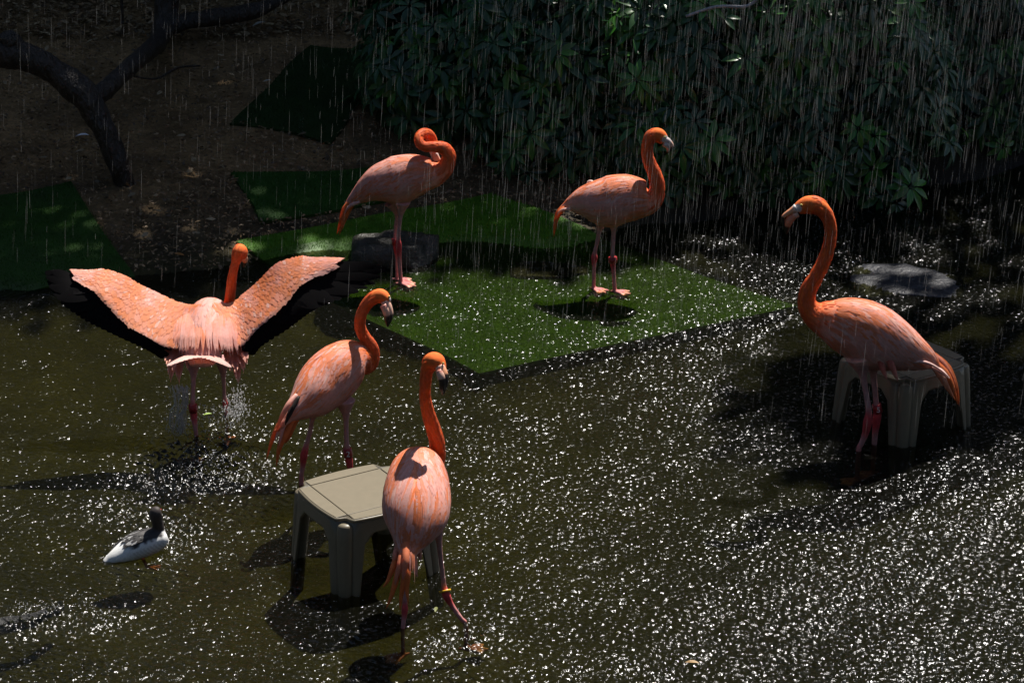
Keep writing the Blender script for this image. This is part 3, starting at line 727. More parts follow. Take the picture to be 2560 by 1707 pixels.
def flamingo(label, spec, Y0, legs, zb, toe_dirs, body_end, beak=None, eye=None, face=None, tails=(), bands=(), seed=1, coat_on=True, tint=1.0, extra=None, orange_amt=.45, fill=()):
    r = random.Random(seed); lf = Loft(spec, Y0); base = leg_points(legs[0], Y0, zb)[-1][0]
    root = empty('flamingo', (base.x, base.y, zb)); tag(root, label, 'flamingo', 'flamingos wading in the pond')
    mb = MB(); lf.mesh_into(mb); legsamp = []
    for px, py, dy, rr in fill:
        p = P(px, py, Y0 + dy); blob(mb, p, rr * mpp(p), (.5,) * 3, 20, 12)
    for lg, td in zip(legs, toe_dirs):
        q = leg_points(lg, Y0, zb); a = cr([(*p, rr) for p, rr in q], 50)
        tube(mb, [Vector(x[:3]) for x in a], [x[3] for x in a], 10); nk = max(range(2, len(q) - 1), key=lambda i: q[i][1])
        for i, x in enumerate(a): legsamp.append((Vector(x[:3]), i / 49, nk / (len(q) - 1)))
        toes(mb, q[-1][0], td, .085, zb)
    me = remesh(mb, 'body', .0046, 5)
    kd = kdtree.KDTree(lf.n); [kd.insert(c, i) for i, c in enumerate(lf.C)]; kd.balance()
    kl = kdtree.KDTree(len(legsamp)); [kl.insert(c[0], i) for i, c in enumerate(legsamp)]; kl.balance()
    be = lf.cum[min(lf.n - 1, int(body_end / lf.m * (lf.n - 1)))]
    fpt = [(P(fx, fy, Y0 + fd), fr * mpp(P(fx, fy, Y0 + fd))) for fx, fy, fd, fr in (face or [])]
    def colour(co, nn):
        _, i, d1 = kd.find(co); _, j, d2 = kl.find(co); d = lf.cum[i] - be
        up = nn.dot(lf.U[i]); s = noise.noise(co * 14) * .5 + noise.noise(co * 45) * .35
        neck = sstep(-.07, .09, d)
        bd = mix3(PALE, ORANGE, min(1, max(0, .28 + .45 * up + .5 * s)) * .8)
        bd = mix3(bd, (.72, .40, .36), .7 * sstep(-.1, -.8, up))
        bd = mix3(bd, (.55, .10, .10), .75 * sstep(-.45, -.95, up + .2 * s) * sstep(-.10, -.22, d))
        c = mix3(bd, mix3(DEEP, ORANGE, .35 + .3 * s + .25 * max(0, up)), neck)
        if d2 < .05 and d1 > lf.h[i] * .80:
            _, t, k = legsamp[j]; g = abs(t - k)
            lc = mix3(MAUVE, (.58, .075, .08), sstep(.20, .06, g)); lc = mix3(lc, (.56, .20, .19), sstep(k + .12, k + .3, t))
            c = mix3(c, lc, sstep(.80, 1.08, d1 / lf.h[i]))
        for fp, fr in fpt:
            q = (co - fp).length
            c = mix3(c, (.66, .62, .60), sstep(fr * 1.05, fr * .85, q))
        return c
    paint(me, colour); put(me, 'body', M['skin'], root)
    if beak:
        mb = MB()
        for pts, cols in beak: loft_beak(mb, pts, Y0, cols)
        mb.build('beak', M['beak'], root)
    if eye:
        for ex, ey, ed, er in eye:
            p = P(ex, ey, Y0 + ed); k = mpp(p); mb = MB(); blob(mb, p, er * k, (.55, .5, .16), 14, 10); e = mb.build('eye', M['eye'], root)
            m2 = MB(); blob(m2, p + Vector((0, -er * k * .62, er * k * .25)), er * k * .55, (.01, .01, .01), 10, 8); m2.build('pupil', M['eye'], e)
    nf = MB(); ne = lf.cum[-1] - .055
    def nc(d, a, r_):
        s_ = noise.noise(Vector((a * 2, d * 12, seed))) * .5; c = mix3(DEEP, ORANGE, min(1, max(0, .35 + s_ + .25 * math.cos(a)))); k_ = r_.uniform(.88, 1.1); c = tuple(x * k_ for x in c); return c, mix3(c, PINK, .12)
    coat(lf, nf, r, 900, be + .01, ne, -3.14, 3.14, (.014, .028), (.0022, .0042), nc, .0012, .05)
    o = nf.build('neck_plumage', M['feather'], root); o['kind'] = 'stuff'
    if coat_on:
        mb = MB(); bl = be
        def cf(d, a, r_):
            u = d / bl; aa = abs(a)
            f = noise.noise(Vector((a * 2.6, u * 1.6, seed * 3.7))) + .6 * noise.noise(Vector((a * 7, u * 2.4, seed)))
            po = orange_amt - .12 + .45 * sstep(.6, .98, u) - .35 * sstep(.9, 1.9, aa) + .25 * sstep(.5, .1, aa) + 1.1 * f
            base = mix3(mix3(PALE, PINK, .35 + .5 * noise.noise(Vector((a * 5, u * 4, 9)))), ORANGE, sstep(.2, .8, po))
            if r_.random() < .12: base = mix3(base, ORANGE, .6)
            if r_.random() < .10: base = mix3(base, WHITE, .5)
            k = r_.uniform(.92, 1.06); base = tuple(x * k for x in base)
            return base, mix3(base, PALE, .15 + .15 * r_.random())
        fl = lambda d, a, r_: (mix3(mix3(PALE, PINK, .5 + .25 * r_.random()), ORANGE, .75 * sstep(.72, 1.0, d / bl)), mix3(mix3(PALE, PINK, .3 + .3 * r_.random()), ORANGE, .6 * sstep(.72, 1.0, d / bl)))
        coat(lf, mb, r, 420, .22 * bl, 1.0 * bl, -2.6, 2.6, (.04, .075), (.005, .010), fl, .002, .2)
        coat(lf, mb, r, 220, .72 * bl, 1.0 * bl, -1.6, 1.6, (.04, .08), (.006, .011), cf, .0015, .3)
        coat(lf, mb, r, 420, .30 * bl, .86 * bl, -1.7, 1.7, (.08, .14), (.006, .011), cf, .002, .40)
        coat(lf, mb, r, 190, .12 * bl, .52 * bl, -1.4, 1.4, (.09, .15), (.006, .011), cf, .0025, .28, 'point')
        o = mb.build('plumage', M['feather'], root); o['kind'] = 'stuff'
    for k, (pts, width, ca, cb) in enumerate(tails):
        q = pxpts([(a, b, c, 1) for a, b, c in pts], Y0); a = cr([tuple(p) for p, _ in q], 12); pp = [Vector(x) for x in a]; mb = MB()
        vd = Vector((0, .92, -.38)); Wd, Nn = [], []
        for i in range(12):
            t = (pp[min(i + 1, 11)] - pp[max(i - 1, 0)]).normalized(); w = t.cross(vd).normalized(); Wd.append(w); Nn.append(w.cross(t).normalized() * (-1 if w.cross(t).dot(vd) > 0 else 1))
        feather_strip(mb, pp, Nn, Wd, width * mpp(pp[0]), ca, cb, .35, 'point'); ft = mb.build('tail_feather', M['feather'], root)
        md = ft.modifiers.new('t', 'SOLIDIFY'); md.thickness = .0012
    for li, t, hgt, rad, c, txt in bands:
        q = leg_points(legs[li], Y0, zb); a = cr([(*p, rr) for p, rr in q], 60); i = int(t * 59); p = Vector(a[i][:3]); ax = (Vector(a[min(i + 1, 59)][:3]) - Vector(a[i - 1][:3])).normalized()
        rr = a[i][3] * rad + .002; mb = MB()
        tube(mb, [p - ax * hgt, p - ax * hgt * .96, p + ax * hgt * .96, p + ax * hgt], [rr * .85, rr, rr, rr * .85], 16, c)
        b = mb.build('leg_band', M['band'], root)
        if txt:
            cu = bpy.data.curves.new('number', 'FONT'); cu.body = txt; cu.size = hgt * 1.7; cu.align_x = 'CENTER'; cu.align_y = 'CENTER'; cu.extrude = .0008
            to = bpy.data.objects.new('number', cu); col.objects.link(to); dg = bpy.context.evaluated_depsgraph_get(); tm = bpy.data.meshes.new_from_object(to.evaluated_get(dg)); bpy.data.objects.remove(to)
            rot = Matrix(((1, 0, 0), (0, .1, -.995), (0, .995, .1))).to_4x4(); tm.transform(Matrix.Translation(p + Vector((.002, -rr * 1.02, 0))) @ rot)
            pm = tm.color_attributes.new('Col', 'FLOAT_COLOR', 'POINT'); pm.data.foreach_set('color', [.8] * (4 * len(tm.vertices)))
            tm.materials.clear(); put(tm, 'number', M['band'], b)
    if extra: extra(root, lf, r)
    return root, lf
BLK, BKP, BKO = (.012, .010, .010), (.76, .46, .35), (.80, .36, .20)
TO = (.80, .20, .05)

# striding flamingo, tail towards the viewer
C_spec = [(1020, 1388, -.25, 8, 16), (1023, 1368, -.21, 18, 33), (1031, 1333, -.17, 42, 57), (1038, 1299, -.12, 66, 77), (1041, 1261, -.05, 80, 84), (1043, 1217, .04, 80, 80), (1046, 1178, .12, 64, 68), (1058, 1165, .19, 44, 48),
          (1080, 1172, .25, 27, 27), (1093, 1145, .27, 19, 19), (1092, 1104, .25, 18.5, 18.5), (1082, 1069, .24, 17.5, 17.5), (1071, 1034, .22, 15.5, 15.5), (1063, 995, .2, 13.5, 13.5), (1063, 963, .18, 13.3, 13.3), (1068, 927, .17, 15, 15), (1078, 905, .16, 23, 22), (1090, 903, .15, 25, 22), (1099, 915, .14, 20, 17), (1104, 928, .13, 14, 12)]
C_tail = [([(1005, 1350, -.2), (985, 1410, -.25), (970, 1450, -.28), (957, 1468, -.29)], 9, TO, ORANGE), ([(1012, 1350, -.21), (995, 1430, -.27), (978, 1490, -.3), (965, 1521, -.31)], 10, TO, ORANGE), ([(1020, 1345, -.22), (1012, 1430, -.28), (1003, 1490, -.3), (1000, 1524, -.31)], 10, TO, ORANGE),
          ([(1026, 1340, -.22), (1020, 1420, -.28), (1017, 1470, -.3), (1021, 1509, -.31)], 11, TO, ORANGE), ([(1032, 1345, -.2), (1036, 1400, -.25), (1040, 1430, -.27), (1043, 1442, -.27)], 9, TO, PALE), ([(1040, 1340, -.18), (1047, 1370, -.21), (1050, 1395, -.22), (1051, 1398, -.22)], 9, TO, PALE),
          ([(1000, 1340, -.19), (990, 1380, -.22), (984, 1410, -.24), (980, 1420, -.24)], 9, PINK, ORANGE), ([(1018, 1330, -.23), (1014, 1390, -.27), (1010, 1430, -.29), (1008, 1450, -.29)], 12, ORANGE, PINK), ([(1010, 1335, -.22), (1002, 1400, -.27), (992, 1440, -.29), (988, 1462, -.29)], 10, ORANGE, PINK)]
C_tail = [([(p[0][0], p[0][1] - 6, p[0][2] + .05)] + p[1:], w_, a_, b_) for p, w_, a_, b_ in C_tail]
flamingo('flamingo striding in front of the sunlit stool with its back turned', C_spec, 8.52,
         [[(1020, 1330, -.02, 22), (1014, 1400, -.02, 9), (1012, 1450, -.02, 6), (1012, 1500, -.02, 6.5), (1012, 1521, -.03, 9), (1010, 1545, -.04, 6.5), (1007, 1578, -.05, 6)],
          [(1085, 1300, .02, 30), (1096, 1340, .02, 11), (1100, 1380, .02, 7), (1107, 1440, .02, 6.5), (1111, 1468, .02, 7.5), (1116, 1487, .01, 11), (1128, 1510, .01, 7.5), (1153, 1546, .0, 6.5), (1164, 1560, .0, 6.5)]], -.125, [(-.6, -.5), (.9, -.05)], 6.8,
         beak=[([(1098, 915, .13, 13), (1106, 930, .12, 13), (1111, 945, .11, 11), (1111, 962, .11, 9), (1107, 986, .11, 3)], [BKP, BKO, BLK, BLK, BLK]), ([(1098, 925, .115, 9), (1103, 940, .105, 11), (1106, 953, .10, 9), (1106, 970, .10, 7), (1106, 984, .105, 2)], [PINK, BKP, BLK, BLK, BLK])],
         eye=[(1108, 908, .12, 3)], face=[(1110, 920, .12, 8)], tails=C_tail, bands=[(1, .50, .004, 1.5, (.75, .42, .03), None)], seed=3, orange_amt=.42, fill=[(1050, 1190, .22, 60)])

# flamingo behind the sunlit stool
B_spec = [(706, 1060, -.19, 9, 8), (725, 1037, -.16, 20, 18), (750, 1016, -.12, 36, 32), (778, 992, -.07, 58, 50), (809, 960, 0, 71, 60), (844, 928, .06, 71, 60), (876, 903, .12, 57, 50), (898, 897, .15, 38, 35), (915, 912, .17, 25, 25), (928, 908, .18, 17, 17), (933, 887, .18, 15.5, 15.5), (928, 865, .17, 15, 15), (913, 844, .16, 14, 14), (901, 820, .15, 13, 13), (901, 795, .14, 13, 13), (914, 765, .14, 13.5, 13.5), (932, 746, .14, 16, 16), (950, 740, .14, 19.5, 18), (962, 747, .13, 17, 15), (967, 758, .12, 12, 11)]
B_tail = [([(735, 1010, -.14), (700, 1060, -.19), (680, 1100, -.2), (666, 1150, -.22)], 10, TO, TO), ([(745, 1020, -.14), (715, 1080, -.2), (698, 1120, -.22), (691, 1165, -.22)], 12, TO, TO), ([(755, 1025, -.12), (732, 1060, -.16), (722, 1090, -.18), (713, 1108, -.18)], 12, TO, TO), ([(740, 1000, -.14), (712, 1050, -.2), (695, 1072, -.21), (684, 1078, -.21)], 11, PALE, ORANGE),
          ([(748, 990, -.15), (728, 1025, -.19), (717, 1050, -.205), (713, 1062, -.205)], 8, BLK, BLK), ([(742, 985, -.16), (722, 1010, -.2), (700, 1050, -.22), (690, 1080, -.22)], 9, PALE, ORANGE)]
flamingo('flamingo standing in the pond just behind the sunlit stool', B_spec, 9.73,
         [[(800, 1000, -.03, 34), (783, 1040, -.03, 9), (775, 1080, -.03, 6.5), (766, 1112, -.03, 7), (760, 1138, -.03, 10), (757, 1165, -.02, 7), (753, 1200, -.02, 6.5)],
          [(862, 1000, .03, 28), (865, 1040, .03, 9), (866, 1090, .03, 7), (868, 1120, .03, 7.5), (872, 1146, .03, 10), (877, 1180, .03, 7), (881, 1213, .03, 6.5)]], -.14, [(.6, .7), (.6, .7)], 7.0,
         beak=[([(962, 752, .12, 11), (969, 768, .115, 11.5), (974, 785, .11, 9.5), (973, 800, .105, 7), (969, 816, .105, 2.5)], [BKP, BKP, BLK, BLK]), ([(958, 762, .105, 9), (964, 775, .10, 9.5), (967, 787, .10, 8.5), (968, 802, .10, 6), (968, 814, .10, 2)], [PINK, BKP, BLK, BLK])],
         eye=[(973, 742, .115, 3)], face=[(975, 748, .12, 6)], tails=B_tail, bands=[(1, .50, .020, 1.15, (.30, .02, .025), '2')], seed=5, orange_amt=.5)

# preening flamingo
D_spec = [(872, 508, .03, 8, 8), (886, 497, .03, 15, 14), (905, 484, .02, 25, 22), (925, 471, .01, 35, 32), (954, 458, 0, 49, 46), (990, 452, 0, 61, 54), (1028, 441, 0, 56, 50), (1062, 436, 0, 46, 42), (1088, 434, 0, 34, 30), (1110, 422, 0, 23, 22), (1120, 403, 0, 18, 18), (1121, 386, -.005, 17, 17), (1109, 371, -.01, 15.5, 15.5), (1084, 367, -.03, 13, 13), (1062, 367, -.035, 12, 12), (1049, 357, -.03, 11.5, 11.5), (1048, 343, -.01, 11.5, 11.5), (1059, 333.5, .02, 12, 12), (1073, 338, .045, 12.5, 12.5), (1080, 353, .055, 14, 13), (1083, 369, .05, 15.5, 14), (1086, 381, .045, 12, 11)]
D_tail = [([(880, 500, .02), (862, 530, .02), (850, 560, .02), (842, 587, .02)], 9, TO, TO), ([(890, 500, 0), (868, 530, 0), (855, 565, 0), (848, 588, .0)], 9, TO, TO), ([(885, 492, .01), (864, 520, .01), (854, 540, .01), (848, 560, .01)], 10, ORANGE, TO), ([(900, 505, -.03), (880, 512, -.02), (868, 522, -.01), (862, 534, 0)], 6, PALE, PALE)]
BR = (.30, .015, .02)
flamingo('preening flamingo with its neck coiled back over its body', D_spec, 12.12,
         [[(985, 505, .03, 26), (992, 535, .03, 7), (989, 570, .03, 5), (987, 600, .03, 5), (989, 618, .03, 7.5), (992, 645, .03, 5.2), (993, 703, .03, 5.2)],
          [(1004, 505, -.03, 24), (1002, 535, -.03, 7.5), (998, 570, -.03, 5.5), (996, 595, -.03, 5.5), (996, 614, -.03, 8.5), (998, 650, -.03, 5.5), (1002, 702, -.03, 5.5)]], -.016, [(.9, -.4), (.9, -.4)], 8.4,
         beak=[([(1082, 374, .035, 11), (1087, 390, .03, 9.5), (1091, 402, .025, 8.5), (1096, 411, .02, 6), (1101, 419, .02, 2)], [PALE, BKP, BLK, BLK]), ([(1089, 384, .025, 6), (1094, 396, .02, 6), (1098, 404, .02, 5.5), (1101, 412, .02, 3)], [WHITE, BKP, BLK, BLK])],
         tails=D_tail, bands=[(0, .46, .016, 1.2, BR, None)], seed=7, orange_amt=.5)

# upright flamingo on the far turf
E_spec = [(1408, 519, .03, 7, 7), (1418, 515, .03, 12, 11), (1433, 510, .02, 22, 20), (1459, 505, .01, 39, 36), (1487, 505, 0, 54, 48), (1521, 505, 0, 65, 56), (1559, 497, 0, 62, 54), (1594, 498, 0, 54, 46), (1618, 500, 0, 41, 36), (1634, 494, 0, 27, 26), (1642, 478, 0, 20, 20), (1642.5, 456, 0, 18, 18), (1635, 431, 0, 16.5, 16.5), (1623.5, 406, 0, 15, 15), (1617.5, 381, 0, 14, 14), (1620.5, 357, 0, 14.5, 14.5), (1630, 340, 0, 16.5, 16), (1644, 338, 0, 18.5, 16.5), (1654, 346, 0, 17, 14), (1660, 354, 0, 12, 10)]
E_tail = [([(1420, 510, .02), (1398, 528, .02), (1388, 555, .02), (1385, 592, .02)], 8, TO, TO), ([(1425, 515, 0), (1402, 528, 0), (1392, 550, 0), (1386, 588, 0)], 9, ORANGE, TO), ([(1430, 505, .02), (1408, 518, .02), (1396, 530, .02), (1391, 545, .02)], 8, TO, TO), ([(1428, 522, -.02), (1410, 524, -.02), (1398, 530, -.01), (1392, 540, -.01)], 5, PALE, BKP), ([(1490, 460, .03), (1478, 454, .04), (1470, 455, .05), (1466, 462, .05)], 5, WHITE, WHITE)]
flamingo('upright flamingo standing in shallow water on the large turf mat', E_spec, 12.0,
         [[(1505, 545, .02, 30), (1499, 572, .02, 8), (1493, 605, .02, 5.5), (1487, 632, .02, 6), (1486, 645, .02, 8.5), (1485, 668, .02, 5.5), (1484, 724, .02, 5.5)],
          [(1532, 545, -.02, 30), (1534, 572, -.02, 8), (1533, 610, -.02, 5.5), (1531, 640, -.02, 6), (1532, 651, -.02, 8.5), (1534, 680, -.02, 5.5), (1537, 728, -.02, 5.5)]], -.017, [(.6, -.6), (.9, -.4)], 8.3,
         beak=[([(1660, 348, -.005, 9), (1668, 352, -.005, 8.5), (1676, 358, -.005, 6), (1680, 365, -.005, 4.5), (1677, 374, -.005, 3.5), (1670, 383, -.005, 1.5)], [(.6, .57, .56), (.62, .52, .5), BKP, BLK, BLK]), ([(1660, 358, -.005, 9), (1667, 362, -.005, 9.5), (1671, 370, -.005, 6), (1670, 377, -.005, 3.5), (1668, 382, -.005, 1.5)], [(.6, .57, .56), (.6, .5, .48), BKP, BLK])],
         eye=[(1662, 343, -.035, 2.6)], face=[(1664, 349, -.02, 11)], tails=E_tail, bands=[(1, .575, .014, 1.2, BR, None)], seed=9, orange_amt=.35)

# flamingo beside the grey stool, looking back over the pond
F_spec = [(2343, 918, .03, 8, 8), (2333, 909, .03, 17, 15), (2318, 900, .03, 28, 25), (2286, 885, .02, 44, 40), (2244, 868, .01, 64, 55), (2198, 849, 0, 79, 66), (2151, 826, 0, 79, 68), (2100, 808, 0, 67, 58), (2062, 796, 0, 47, 42), (2032, 782, 0, 31, 30), (2017, 756, 0, 22.5, 22.5), (2022, 724, 0, 20, 20), (2041, 690, 0, 18, 18), (2060, 653, 0, 16.5, 16.5), (2073, 612, 0, 15, 15), (2076.5, 575, 0, 14.7, 14.7), (2069, 543, 0, 16, 16), (2049, 518, 0, 21, 20), (2024, 512, 0, 23.5, 20), (2004, 518, 0, 19.5, 16), (1993, 525, 0, 14.5, 12)]
F_tail = [([(2330, 885, .03), (2365, 920, .04), (2388, 965, .05), (2398, 1015, .05)], 17, TO, TO), ([(2320, 895, .0), (2358, 930, .02), (2380, 965, .03), (2394, 1010, .04)], 16, ORANGE, TO), ([(2325, 905, .0), (2350, 935, .01), (2370, 970, .02), (2388, 1000, .02)], 12, BKP, TO), ([(2315, 880, .02), (2350, 905, .03), (2378, 940, .04), (2392, 975, .04)], 14, PINK, TO), ([(2262, 905, -.06), (2310, 905, -.05), (2345, 920, -.03), (2375, 944, -.02)], 5, PALE, WHITE), ([(2330, 918, -.02), (2350, 926, -.02), (2365, 938, -.02), (2374, 946, -.02)], 8, PALE, WHITE),
          ([(2195, 890, -.09), (2205, 915, -.1), (2212, 935, -.1), (2218, 948, -.1)], 10, (.6, .1, .07), PINK), ([(2215, 885, -.09), (2228, 910, -.1), (2238, 935, -.1), (2245, 952, -.1)], 11, (.6, .12, .09), PINK)]
flamingo('tall flamingo in front of the grey stool gazing back across the pond', F_spec, 10.08,
         [[(2150, 890, -.04, 40), (2156, 930, -.04, 14), (2162, 965, -.04, 8), (2168, 1000, -.04, 7.5), (2172, 1030, -.04, 8.5), (2169, 1056, -.04, 12), (2163, 1085, -.03, 9), (2152, 1112, -.03, 7), (2147, 1124, -.03, 7)],
          [(2180, 890, .04, 34), (2183, 930, .04, 11), (2187, 970, .04, 7.5), (2191, 1010, .04, 7.5), (2194, 1025, .04, 9), (2192, 1046, .04, 11.5), (2188, 1080, .04, 8.5), (2185, 1123, .04, 7)]], -.145, [(-.8, -.4), (-.8, -.4)], 7.9,
         beak=[([(1992, 519, -.005, 11), (1980, 527, -.005, 8.5), (1968, 534, -.005, 6.5), (1958, 542, -.005, 5), (1957, 552, -.005, 4.5), (1961, 568, -.005, 3.5), (1965, 583, -.005, 1.5)], [(.62, .58, .56), BKO, BKO, BLK, BLK, BLK]), ([(1995, 534, -.005, 8), (1983, 541, -.005, 9.5), (1973, 552, -.005, 10.5), (1969, 564, -.005, 8.5), (1967, 574, -.005, 5.5), (1966, 584, -.005, 2)], [BKP, (.75, .24, .13), (.75, .24, .13), BLK, BLK])],
         eye=[(2003, 513, -.032, 3.4)], face=[(1993, 522, -.02, 12), (2002, 514, -.035, 6), (1994, 538, -.012, 7)], tails=F_tail, bands=[(1, .46, .020, 1.25, BR, '5')], seed=13, orange_amt=.42)

# ------------------------------------------------------------------ flamingo flapping its wings
A_Y = 10.35
A_spec = [(505, 914, -.19, 8, 28), (506, 899, -.16, 18, 40), (509, 874, -.11, 28, 46), (513, 842, -.05, 36, 48), (517, 808, .03, 38, 48), (521, 783, .10, 34, 44), (532, 777, .15, 32, 38), (548, 788, .19, 26, 28), (564, 786, .215, 19, 19), (573, 757, .22, 12.8, 12.8), (577, 728, .21, 11.6, 11.6), (579.5, 700, .20, 11, 11), (584, 676, .19, 9.8, 9.8), (589.5, 655, .19, 10.5, 10.5), (595, 640, .19, 16, 14), (600, 628, .20, 18.5, 16), (606, 630, .23, 16, 14), (609, 641, .25, 11, 10)]
LW_lead = [(508, 762, .06), (462, 762, .10), (399, 737, .13), (350, 714, .14), (309, 692, .14), (261, 677, .13), (230, 679, .12), (177, 678, .10), (119, 676, .07)]
LW_cov = [(480, 885, -.13), (420, 878, -.10), (373, 853, -.07), (324, 823, -.05), (268, 763, -.01), (246, 735, .02), (215, 718, .05), (188, 702, .07), (172, 682, .09)]
LW_trail = [(470, 900, -.13), (415, 898, -.10), (371, 877, -.10), (287, 836, -.08), (212, 801, -.05), (156, 760, -.02), (128, 724, .02), (117, 702, .04), (113, 678, .06)]
RW_lead = [(528, 760, .06), (579, 759, .10), (610, 737, .13), (642, 711, .14), (695, 661, .14), (751, 644, .13), (779, 647, .12), (856, 649, .10), (962, 656, .07)]
RW_cov = [(545, 885, -.13), (605, 872, -.10), (642, 830, -.07), (668, 806, -.06), (713, 763, -.02), (743, 722, .02), (768, 703, .04), (838, 672, .07), (862, 654, .09)]
RW_trail = [(555, 900, -.13), (628, 888, -.10), (645, 872, -.10), (717, 825, -.08), (773, 780, -.06), (811, 760, -.04), (870, 738, -.01), (938, 706, .03), (966, 668, .06)]
def wing(root, lead, cov, trail, r, side):
    A = [cr([tuple(P(px, py, A_Y + dy)) for px, py, dy in e], 61) for e in (lead, cov, trail)]
    def S(s, t):                      # t: 0 leading edge, 1 covert edge, 2 trailing edge of the flight feathers
        u = min(max(s, 0), 1) * 60; i = min(int(u), 59); f = u - i
        l, c, q = [Vector(a[i]) * (1 - f) + Vector(a[i + 1]) * f for a in A]
        bulge = Vector((0, -.35, .9)) * .030 * math.sin(math.pi * min(1, t * .5)) * (1 - .5 * s)
        return (l.lerp(c, t) if t <= 1 else c.lerp(q, t - 1)) + bulge
    def frame(s, t):
        e = .01; ds = S(s + e, t) - S(s - e, t); dt = S(s, t + e) - S(s, max(0, t - e)); n = ds.cross(dt).normalized()
        if n.z < 0: n = -n
        return n, ds.normalized(), dt.normalized()
    arm = MB(); n_ = 40
    tube(arm, [S(.10 + .76 * k / (n_ - 1), .06) - frame(.10 + .76 * k / (n_ - 1), .06)[0] * .012 for k in range(n_)], [.017 * (1 - .6 * k / n_) + .003 for k in range(n_)], 12, mix3(PINK, ORANGE, .5))
    vs, fs, cs = [], [], []; ns, nt = 50, 8
    for a in range(ns):
        for b in range(nt):
            s, t = .01 + .86 * a / (ns - 1), .03 + .80 * b / (nt - 1); p = S(s, t); n = frame(s, t)[0]; vs.append(p - n * .006); cs.append(mix3(ORANGE, PINK, .4))
    for a in range(ns - 1):
        for b in range(nt - 1): fs.append((a * nt + b, a * nt + b + 1, (a + 1) * nt + b + 1, (a + 1) * nt + b))
    arm.add(vs, fs, cs); w = arm.build('wing', M['feather'], root)
    # black flight feathers, each its own
    for k in range(32):
        s0 = .14 + .70 * k / 31; s1 = s0 + .02 + .17 * sstep(.5, .84, s0); s1 = min(1.0, s1 + (.012 * (k - 26) if k > 26 else 0)); pts, nn, wd = [], [], []
        for i in range(9):
            t = i / 8; s = s0 + (s1 - s0) * t ** 1.15; tt = .55 + 1.45 * t - (.25 * t if k > 29 else 0)
            p = S(s, tt); n, e1, e2 = frame(min(s, .97), tt); pts.append(p - n * (.009 + .003 * (k % 3))); nn.append(n)
        for i in range(9):
            tg = (pts[min(i + 1, 8)] - pts[max(i - 1, 0)]).normalized(); wd.append(tg.cross(nn[i]).normalized())
        f = MB(); feather_strip(f, pts, nn, wd, .036 if k < 25 else .022, (.010, .009, .009), (.012, .010, .010), .05, 'blunt')
        for q in range(len(f.c)): f.c[q] = (.005, .0045, .005)
        f.build('flight_feather', M['black_feather'], w)
    # coverts in overlapping rows
    cv = MB()
    rows = [(.93, 48, .018, .34, 'g'), (.80, 70, .013, .30, 'm'), (.66, 90, .011, .28, 'm'), (.55, 105, .0095, .24, 'l'), (.46, 120, .0085, .22, 'l'), (.39, 130, .008, .20, 'l'), (.32, 140, .0075, .18, 'l'), (.25, 145, .007, .17, 'l'), (.19, 150, .007, .15, 'l'), (.13, 150, .0065, .14, 'l'), (.07, 150, .006, .13, 'l'), (.02, 150, .006, .11, 'l')]
    for t1, cnt, wdt, ln_, kind in rows:
        for k in range(cnt):
            s = .01 + .845 * (k + r.uniform(-.4, .4)) / cnt; wide = .7 + .5 * math.sin(math.pi * min(1, s * 1.1)); pts, nn, wd = [], [], []
            tl = ln_ * r.uniform(.85, 1.15); j = r.uniform(-.075, .075) * (.4 if kind == 'g' else 1); sd = .012 if s < .6 else .05 * (s - .55) / .4
            for i in range(6):
                t = i / 5; tt = min(1.12, t1 - tl * .55 + (tl + .06) * t + j); ss = min(1.0, s + sd * t); p = S(ss, max(0.01, tt)); n, e1, e2 = frame(min(.97, ss), max(.02, tt)); pts.append(p + n * (.002 + .002 * t + (.93 - t1) * .005 + .0005 * (k % 3))); nn.append(n)
            for i in range(6):
                tg = (pts[min(i + 1, 5)] - pts[max(i - 1, 0)]).normalized(); wd.append(tg.cross(nn[i]).normalized())
            pale = sstep(.60, .88, s); f = noise.noise(Vector((s * 9, t1 * 5, side * 4 + 2))) + .7 * noise.noise(Vector((s * 26, t1 * 13, side + 1)))
            c = mix3((.80, .255, .09), mix3(PINK, PALE, .5), min(1, max(0, .22 + .75 * f + .55 * pale + (.1 if kind == 'g' else 0)))); k2 = r.uniform(.96, 1.04); c = tuple(x * k2 for x in c)
            if r.random() < .06: c = mix3(c, WHITE, .5)
            tip = mix3(c, WHITE, .28 if kind == 'g' else .05)
            feather_strip(cv, pts, nn, wd, wdt * wide, c, tip, .03, 'round')
    o = cv.build('covert_feathers', M['feather'], w); o['kind'] = 'stuff'
    # long soft inner feathers hanging beside the body
    tips = [(418, 925), (426, 962), (447, 966), (470, 930), (433, 935)] if side < 0 else [(617, 915), (596, 970), (609, 938), (577, 935), (590, 945)]
    rootpx = [(432, 815), (440, 820), (452, 830), (466, 830), (446, 815)] if side < 0 else [(598, 810), (588, 820), (596, 815), (570, 830), (584, 812)]
    for (ax, ay), (bx, by) in zip(rootpx, tips):
        for dx in (-9, -4, 1, 6):
            a_ = cr([tuple(P(ax + dx, max(ay, 845), A_Y - .03)), tuple(P((ax + bx) / 2 + dx * 1.1, (max(ay, 845) + by) / 2, A_Y - .09)), tuple(P(bx + dx * .6, by - abs(dx) * 2.2 - r.uniform(0, 8), A_Y - .18))], 9); pp = [Vector(x) for x in a_]
            W_ = [(pp[min(i + 1, 8)] - pp[max(i - 1, 0)]).normalized().cross(Vector((0, .9, -.3))).normalized() for i in range(9)]
            f = MB(); c = mix3(PINK, ORANGE, .15 + r.random() * .5); feather_strip(f, pp, [Vector((0, -.9, .3))] * 9, W_, 6.5 * mpp(pp[0]), c, mix3(c, WHITE, .4), .2, 'round' if by < 920 else 'point'); f.build('inner_feather', M['feather'], w)
